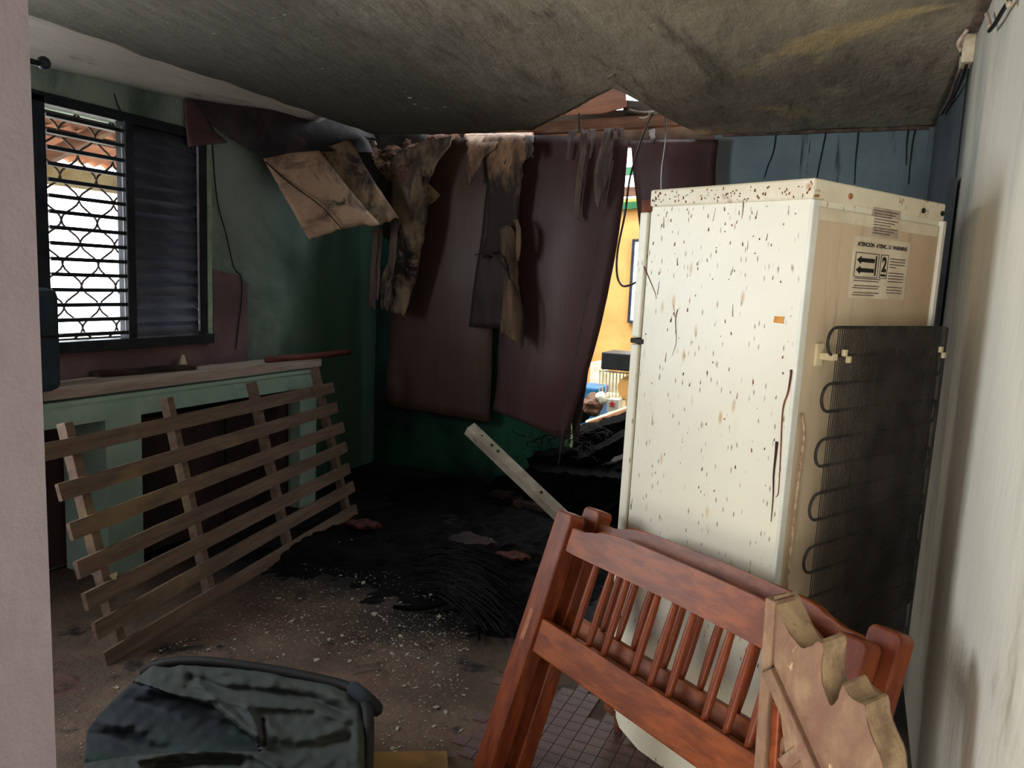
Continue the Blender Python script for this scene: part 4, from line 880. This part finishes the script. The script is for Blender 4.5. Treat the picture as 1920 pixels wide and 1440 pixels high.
# burnt fibrous mat
bm = bmesh.new(); rr = random.Random(5)
for i in range(420):
    t0 = rr.random(); s0 = onZ(750 + 20 * rr.random() + 40 * t0, 1045 + 60 * t0, .03); e0 = onZ(rr.uniform(915, 1010), 1065 + 150 * t0 + rr.uniform(-12, 12), .03)
    mid = s0.lerp(e0, .5) + Vector((rr.uniform(-.04, .04), rr.uniform(-.04, .04), rr.uniform(.0, .06) + .05))
    a_, b_ = rr.uniform(0, .4), rr.uniform(.6, 1)
    P_ = cat([s0, mid, e0], 10); P_ = P_[int(a_ * 10):int(b_ * 10) + 1]
    tube(bm, P_, rr.uniform(.0015, .005), n=4, seg=5)
stuff(tag(lk('burnt_fibre_mat', bm, mt['fibre']), 'mat of black burnt fibres spread on the floor beside the front bed end', 'burnt mat'))
for pts_, r_, lab in (([(738, 1138, .02), (780, 1140, .03), (830, 1130, .05), (850, 1118, .07), (848, 1090, .14)], .012, 'black forked burnt stalk pointing left on the floor'),
                  ([(850, 1115, .08), (880, 1130, .06), (890, 1160, .03), (900, 1200, .02)], .014, 'black burnt stalk curving towards the camera beside the fibre mat'),
                  ([(860, 1110, .07), (900, 1125, .06), (925, 1150, .04), (930, 1172, .02)], .009, 'thin black burnt stalk beside the curving one')):
    tag(lk('burnt_stalk', T([onZ(*q_) for q_ in pts_], r_, n=6, rf=lambda s, r_=r_: r_ * (.35 + .9 * math.sin(math.pi * (.15 + .85 * s)))), mt['char'], smooth=True), lab, 'burnt stalk')

# ================================================================== PAINT CHIPS ON THE FLOOR
rr = random.Random(21)
def chip_at():
    while True:
        c = rr.random()
        if c < .45: x, y = rr.gauss(560, 150), rr.gauss(1130, 55)
        elif c < .7: x, y = rr.gauss(800, 70), rr.gauss(1200, 60)
        else: x, y = rr.uniform(110, 900), rr.uniform(1120, 1430)
        if x < 105 or x > 960 or y < 1015 or y > 1439: continue
        if y < 1245 - (x - 190) * .6 + 25: continue     # under the slats
        if 250 < x < 700 and y > 1240: continue        # under the cloth
        if x > 880 and y > 1150: continue
        return x, y
chips = []
for v in range(5):
    n_ = rr.choice((4, 5, 6)); e = rr.uniform(.35, .9)
    pts_ = [(math.cos(i * math.tau / n_) * rr.uniform(.7, 1.1), e * math.sin(i * math.tau / n_) * rr.uniform(.7, 1.1), 0) for i in range(n_)]
    o = lk('paint_chip', prism(bmesh.new(), pts_, (0, 0, .15)), mt['chip']); chips.append(o)
n_chip = 0
for i in range(290):
    x, y = chip_at(); p = onZ(x, y, .002)
    if p.y > 2.95: p.z = .03
    o = chips[i] if i < 5 else chips[i % 5].copy()
    if i >= 5: COL.objects.link(o)
    s = rr.uniform(.004, .012) * (1.8 if rr.random() < .12 else 1)
    o.scale = (s, s, s * .8); o.location = p; o.rotation_euler = (rr.uniform(-.3, .3), rr.uniform(-.3, .3), rr.uniform(0, 6.3))
    tag(o, 'small pale paint flake lying on the dirty floor', 'paint flake', 'paint flakes scattered on the floor')
bm = bmesh.new()
for i in range(1900):
    x, y = chip_at(); p = onZ(x, y, .0015); s = rr.uniform(.0012, .0036); an = rr.uniform(0, 6.3)
    if p.y > 2.95: p.z = .03
    a_ = Vector((math.cos(an), math.sin(an), 0)) * s; b_ = Vector((-math.sin(an), math.cos(an), 0)) * s * rr.uniform(.4, 1); 
    prism(bm, [p - a_ - b_, p + a_ - b_ * .6, p + a_ * .8 + b_, p - a_ * .7 + b_ * .8], (0, 0, .0012))
stuff(tag(lk('floor_grit', bm, mt['chip']), 'fine pale grit sprinkled over the dirty floor', 'grit'))

# ================================================================== CLOTH HEAP
heap = thing('cloth_heap', 'heap of dark green-grey cloth over dark lining on the floor by the doorway', 'cloth', loc=onZ(430, 1400, 0))
def ridge(x, y, poly, w, amp):
    best = 1e9
    for (x0_, y0_), (x1_, y1_) in zip(poly, poly[1:]):
        dx, dy = x1_ - x0_, y1_ - y0_; t = max(0, min(1, ((x - x0_) * dx + (y - y0_) * dy) / (dx * dx + dy * dy)))
        best = min(best, math.hypot(x - x0_ - dx * t, y - y0_ - dy * t))
    return amp * math.exp(-(best / w) ** 2)
LIN = [(150, 1250), (270, 1283), (342, 1309), (397, 1322), (437, 1356), (480, 1388), (490, 1412)]
def lining(x, y):
    return x < 490 and y > np.interp(x, *zip(*LIN)) and y < 1408 + .00035 * (x - 420) ** 2
def topo(x, y):   # height of the cloth over the floor (m), folds running along the cloth
    h = .25
    h += ridge(x, y, [(342, 1246), (476, 1262), (615, 1294), (668, 1325), (672, 1440)], 12, .028)
    h -= ridge(x, y, [(357, 1272), (421, 1293), (516, 1300), (590, 1313), (640, 1336)], 9, .045)
    h += ridge(x, y, [(280, 1290), (345, 1304), (400, 1312), (440, 1345), (482, 1380)], 8, .05)
    h += ridge(x, y, [(372, 1282), (405, 1308), (465, 1322), (590, 1328), (650, 1350)], 9, .035)
    h -= ridge(x, y, [(350, 1290), (395, 1298), (450, 1312)], 6, .02)
    h += ridge(x, y, [(462, 1330), (475, 1350), (490, 1385)], 9, .045)
    h -= ridge(x, y, [(494, 1352), (493, 1395)], 5, .05)
    h += ridge(x, y, [(500, 1358), (530, 1384), (590, 1384), (640, 1365)], 12, .03)
    h -= ridge(x, y, [(510, 1400), (580, 1402), (650, 1385)], 12, .02)
    h += ridge(x, y, [(262, 1424), (342, 1410), (420, 1408), (476, 1414), (520, 1440)], 9, .045)
    h -= ridge(x, y, [(300, 1436), (380, 1428), (450, 1432)], 8, .03)
    h = .25 + (h - .25) * .5
    if lining(x, y): h -= .035 + .02 * math.sin((y - .3 * x) / 13)
    h += .010 * noise.noise(Vector((x * .012, y * .03, 0))) + .006 * noise.noise(Vector((x * .05, y * .06, 3)))
    return h
def cloth_rows(left, right, y0_, y1_, n, m_):
    G = []
    for i in range(n + 1):
        t = i / n; y_ = y0_ + (y1_ - y0_) * t
        xl, xr = np.interp(y_, *zip(*left)), np.interp(y_, *zip(*right)); r_ = []
        for j in range(m_ + 1):
            s = j / m_; x_ = xl + (xr - xl) * s
            e = min(1.0, (t * 9) ** .5 if t > 0 else 0, (s * 12) ** .5, ((1 - s) * 16) ** .5)
            hh = topo(x_, y_) * (.93 + .07 * e) 
            p = onZ(x_, y_, hh); r_.append(p)
        G.append(r_)
    # skirts to the floor
    G = [[Vector((p.x, p.y + .02, .0)) if k_ == 0 else Vector((p.x, p.y + .01, p.z * .6)) for p in G[0]] for k_ in (0, 1)] + G
    for i, r_ in enumerate(G):
        a_, z_ = r_[0], r_[-1]
        r_.insert(0, Vector((a_.x - .012, a_.y, a_.z * .55))); r_.insert(0, Vector((a_.x - .02, a_.y, 0)))
        r_.append(Vector((z_.x + .012, z_.y, z_.z * .55))); r_.append(Vector((z_.x + .02, z_.y, 0)))
    return G
left = [(1236, 300), (1262, 268), (1300, 225), (1340, 185), (1370, 163), (1440, 157), (1600, 150)]
right = [(1236, 360), (1245, 430), (1262, 540), (1285, 640), (1300, 672), (1330, 684), (1440, 682), (1600, 670)]
G = cloth_rows(left, right, 1237, 1600, 190, 150)
bm = bmesh.new(); grid(bm, G)
for f_ in bm.faces:
    c = f_.calc_center_median(); v = c - CAM; d_ = v.dot(CF); px = 960 + v.dot(CR) / d_ * F; py = 720 - v.dot(CU) / d_ * F
    if lining(px, py): f_.material_index = 1
lk('draped_cloth', bm, None, heap, world=True, smooth=True, mats=[mt['cloth'], mt['clothdark']])
lk('edge_piping', T([onZ(x, y, z) for x, y, z in ((270, 1262, .2), (300, 1246, .24), (380, 1240, .26), (520, 1258, .26), (640, 1284, .26), (678, 1304, .26), (690, 1340, .25), (690, 1400, .22), (686, 1500, .2))], .017, n=8, seg=60), mt['rubber'], heap, world=True, smooth=True)
lk('strap_end', T([onZ(662, 1290, .27), onZ(682, 1306, .27), onZ(700, 1322, .25), onZ(705, 1330, .22)], .022, n=8), mt['clothdark'], heap, world=True, smooth=True)
a_ = [onZ(692, 1409, .02), onZ(838, 1407, .02), onZ(845, 1500, .02), onZ(694, 1500, .02)]
tag(lk('ochre_board', prism(bmesh.new(), a_, (0, 0, -.018), .002), mt['ochre']), 'flat ochre yellow board lying on the floor beside the cloth heap', 'board')

# ================================================================== YELLOW ROOM BEYOND
YY = 8.3
struct(lk('wall_yard', B((-5.2, YY, 0), (1.2, YY + .12, 2.45)), mt['yellow']))
struct(lk('wall_yard', B((-5.32, 5.3, 0), (-5.2, YY, 2.45)), mt['yellow'])); struct(lk('wall_yard', B((1.2, 5.3, 0), (1.32, YY, 2.45)), mt['yellow']))
for z0_, z1_, yy in ((390, 380, YY - .04), (325, 316, YY - .5)):
    tag(lk('green_beam', beam(bmesh.new(), onY(1120, z0_, yy), onY(1260, z1_, yy), .06, .075, 4, .001), mt['greenpaint']), 'upper green beam across the yellow room' if z0_ == 325 else 'lower green beam on top of the yellow wall', 'beam')
tag(lk('brown_beam', beam(bmesh.new(), onY(1120, 362, YY - .3), onY(1260, 356, YY - .3), .06, .09, 4, .001), mt['board']), 'brown beam between the green beams in the yellow room', 'beam')
w2 = bpy.data.objects.new('window_2', None); COL.objects.link(w2); w2.location = onY(1200, 520, YY - .03); struct(w2); bpy.context.view_layer.update()
a = onY(1178, 600, YY - .02); b = onY(1240, 455, YY - .02)
lk('window_frame', box(box(box(box(bmesh.new(), (a.x, YY - .06, a.z), (a.x + .03, YY + .01, b.z)), (a.x, YY - .06, a.z - .03), (b.x, YY + .01, a.z)), (a.x, YY - .06, b.z), (b.x, YY + .01, b.z + .03)), (b.x, YY - .06, a.z), (b.x + .03, YY + .01, b.z)), mt['winframe'], w2, world=True)
pm = M('bright_sky_pane', (255, 255, 255), rough=.3, bump=0); bs = pm.node_tree.nodes['Principled BSDF']; bs.inputs['Emission Color'].default_value = (.95, .97, 1, 1); bs.inputs['Emission Strength'].default_value = 2.5
lk('window_pane', box(bmesh.new(), (a.x + .03, YY - .03, a.z), (b.x, YY - .025, b.z)), pm, w2, world=True)
def bx(name, label, catg, x0_, y0_, x1_, y1_, Y, d, mat, bev=.01):
    a, b = onY(x0_, y1_, Y), onY(x1_, y0_, Y)
    if name in ('blue_crate', 'white_cooler', 'white_cabinet'): a.z = 0
    return tag(lk(name, B((a.x, Y, a.z), (b.x, Y + d, b.z), bev), mt[mat]), label, catg)
tag(lk('door_post', B((onY(1057, 780, YB).x, YB + .002, 0), (onY(1072, 780, YB).x, YB + .1, 1.25)), mt['palegreen']), 'pale green post stub at the foot of the doorway', 'post')
o = bx('black_appliance', 'flat black box perched above the clutter in the yellow room', 'appliance', 1126, 667, 1215, 692, 6.6, .35, 'black')
bx('white_cabinet', 'low white cabinet at the back of the yellow room', 'cabinet', 1100, 683, 1150, 800, 7.9, .3, 'white')
bx('white_cooler', 'white slatted panel standing behind the wire basket', 'panel', 1122, 700, 1172, 790, 7.4, .1, 'fascia')
bx('blue_crate', 'blue plastic crate seen past the foot of the hanging plywood', 'crate', 1060, 728, 1122, 800, 6.9, .35, 'blue', .02)
bx('star_box', 'small white box with a red star below the wire basket', 'box', 1137, 750, 1160, 772, 6.5, .12, 'white', .003)
c = onY(1148, 758, 6.495)
bm = bmesh.new(); prism(bm, [c + Vector((math.sin(i * math.pi / 5) * (.036 if i % 2 == 0 else .015), 0, math.cos(i * math.pi / 5) * (.036 if i % 2 == 0 else .015))) for i in range(10)], (0, -.003, 0))
so_ = lk('star_print', bm, mt['red']); so_.parent = bpy.data.objects['star_box']
bs_ = thing('wire_basket', 'cream wire basket standing in the yellow room', 'basket', loc=onY(1152, 740, 6.7))
a, b = onY(1122, 742, 6.7), onY(1182, 700, 6.7)
lk('basket_rim', T([(a.x, 6.7, b.z), (b.x, 6.7, b.z), (b.x, 7.0, b.z), (a.x, 7.0, b.z), (a.x, 6.7, b.z)], .008, n=6), mt['fascia'], bs_, world=True)
for i in range(10):
    x = a.x + (b.x - a.x) * i / 9
    lk('basket_wire', T([(x, 6.7, b.z), (x, 6.72, a.z)], .005, n=5, seg=1), mt['fascia'], bs_, world=True)
lk('basket_base', B((a.x, 6.7, a.z - .015), (b.x, 7.0, a.z)), mt['fascia'], bs_, world=True)
bm = bmesh.new(); c = onY(1180, 728, 6.65); tube(bm, [c, c + Vector((0, .06, 0))], .11, n=28, seg=2); 
tag(lk('round_lid', bm, mt['yellow']), 'round yellow lid standing beside the wire basket', 'lid')
bx('yellow_tub', 'small bright yellow tub under the flat black box', 'tub', 1140, 690, 1156, 701, 7.4, .1, 'yellow', .01)
cbeam('upper pale pink plank lying across the doorway debris', onY(1100, 796, 5.75), onY(1215, 756, 5.9), .1, .05, 'freshplank', .004, 0, 'fresh_plank')
cbeam('lower pale pink plank lying across the doorway debris', onY(1062, 812, 5.6), onY(1215, 776, 5.8), .16, .05, 'freshplank', .004, 0, 'fresh_plank')
rr = random.Random(9)
for i, (x, y, lab) in enumerate(((1085, 772, 'crumpled dark bag behind the pale planks'), (1110, 760, 'crumpled brown paper lump behind the pale planks'), (1128, 748, 'crumpled grey lump under the wire basket'))):
    bm = bmesh.new(); bmesh.ops.create_icosphere(bm, subdivisions=3, radius=(.11, .1, .06)[i], matrix=Matrix.Translation(onY(x, y, 6.6)))
    for v in bm.verts: v.co += v.normal * .04 * noise.noise(v.co * 14)
    tag(lk('crumpled_bag', bm, mt[('char', 'board', 'white')[i]]), lab, 'bag')
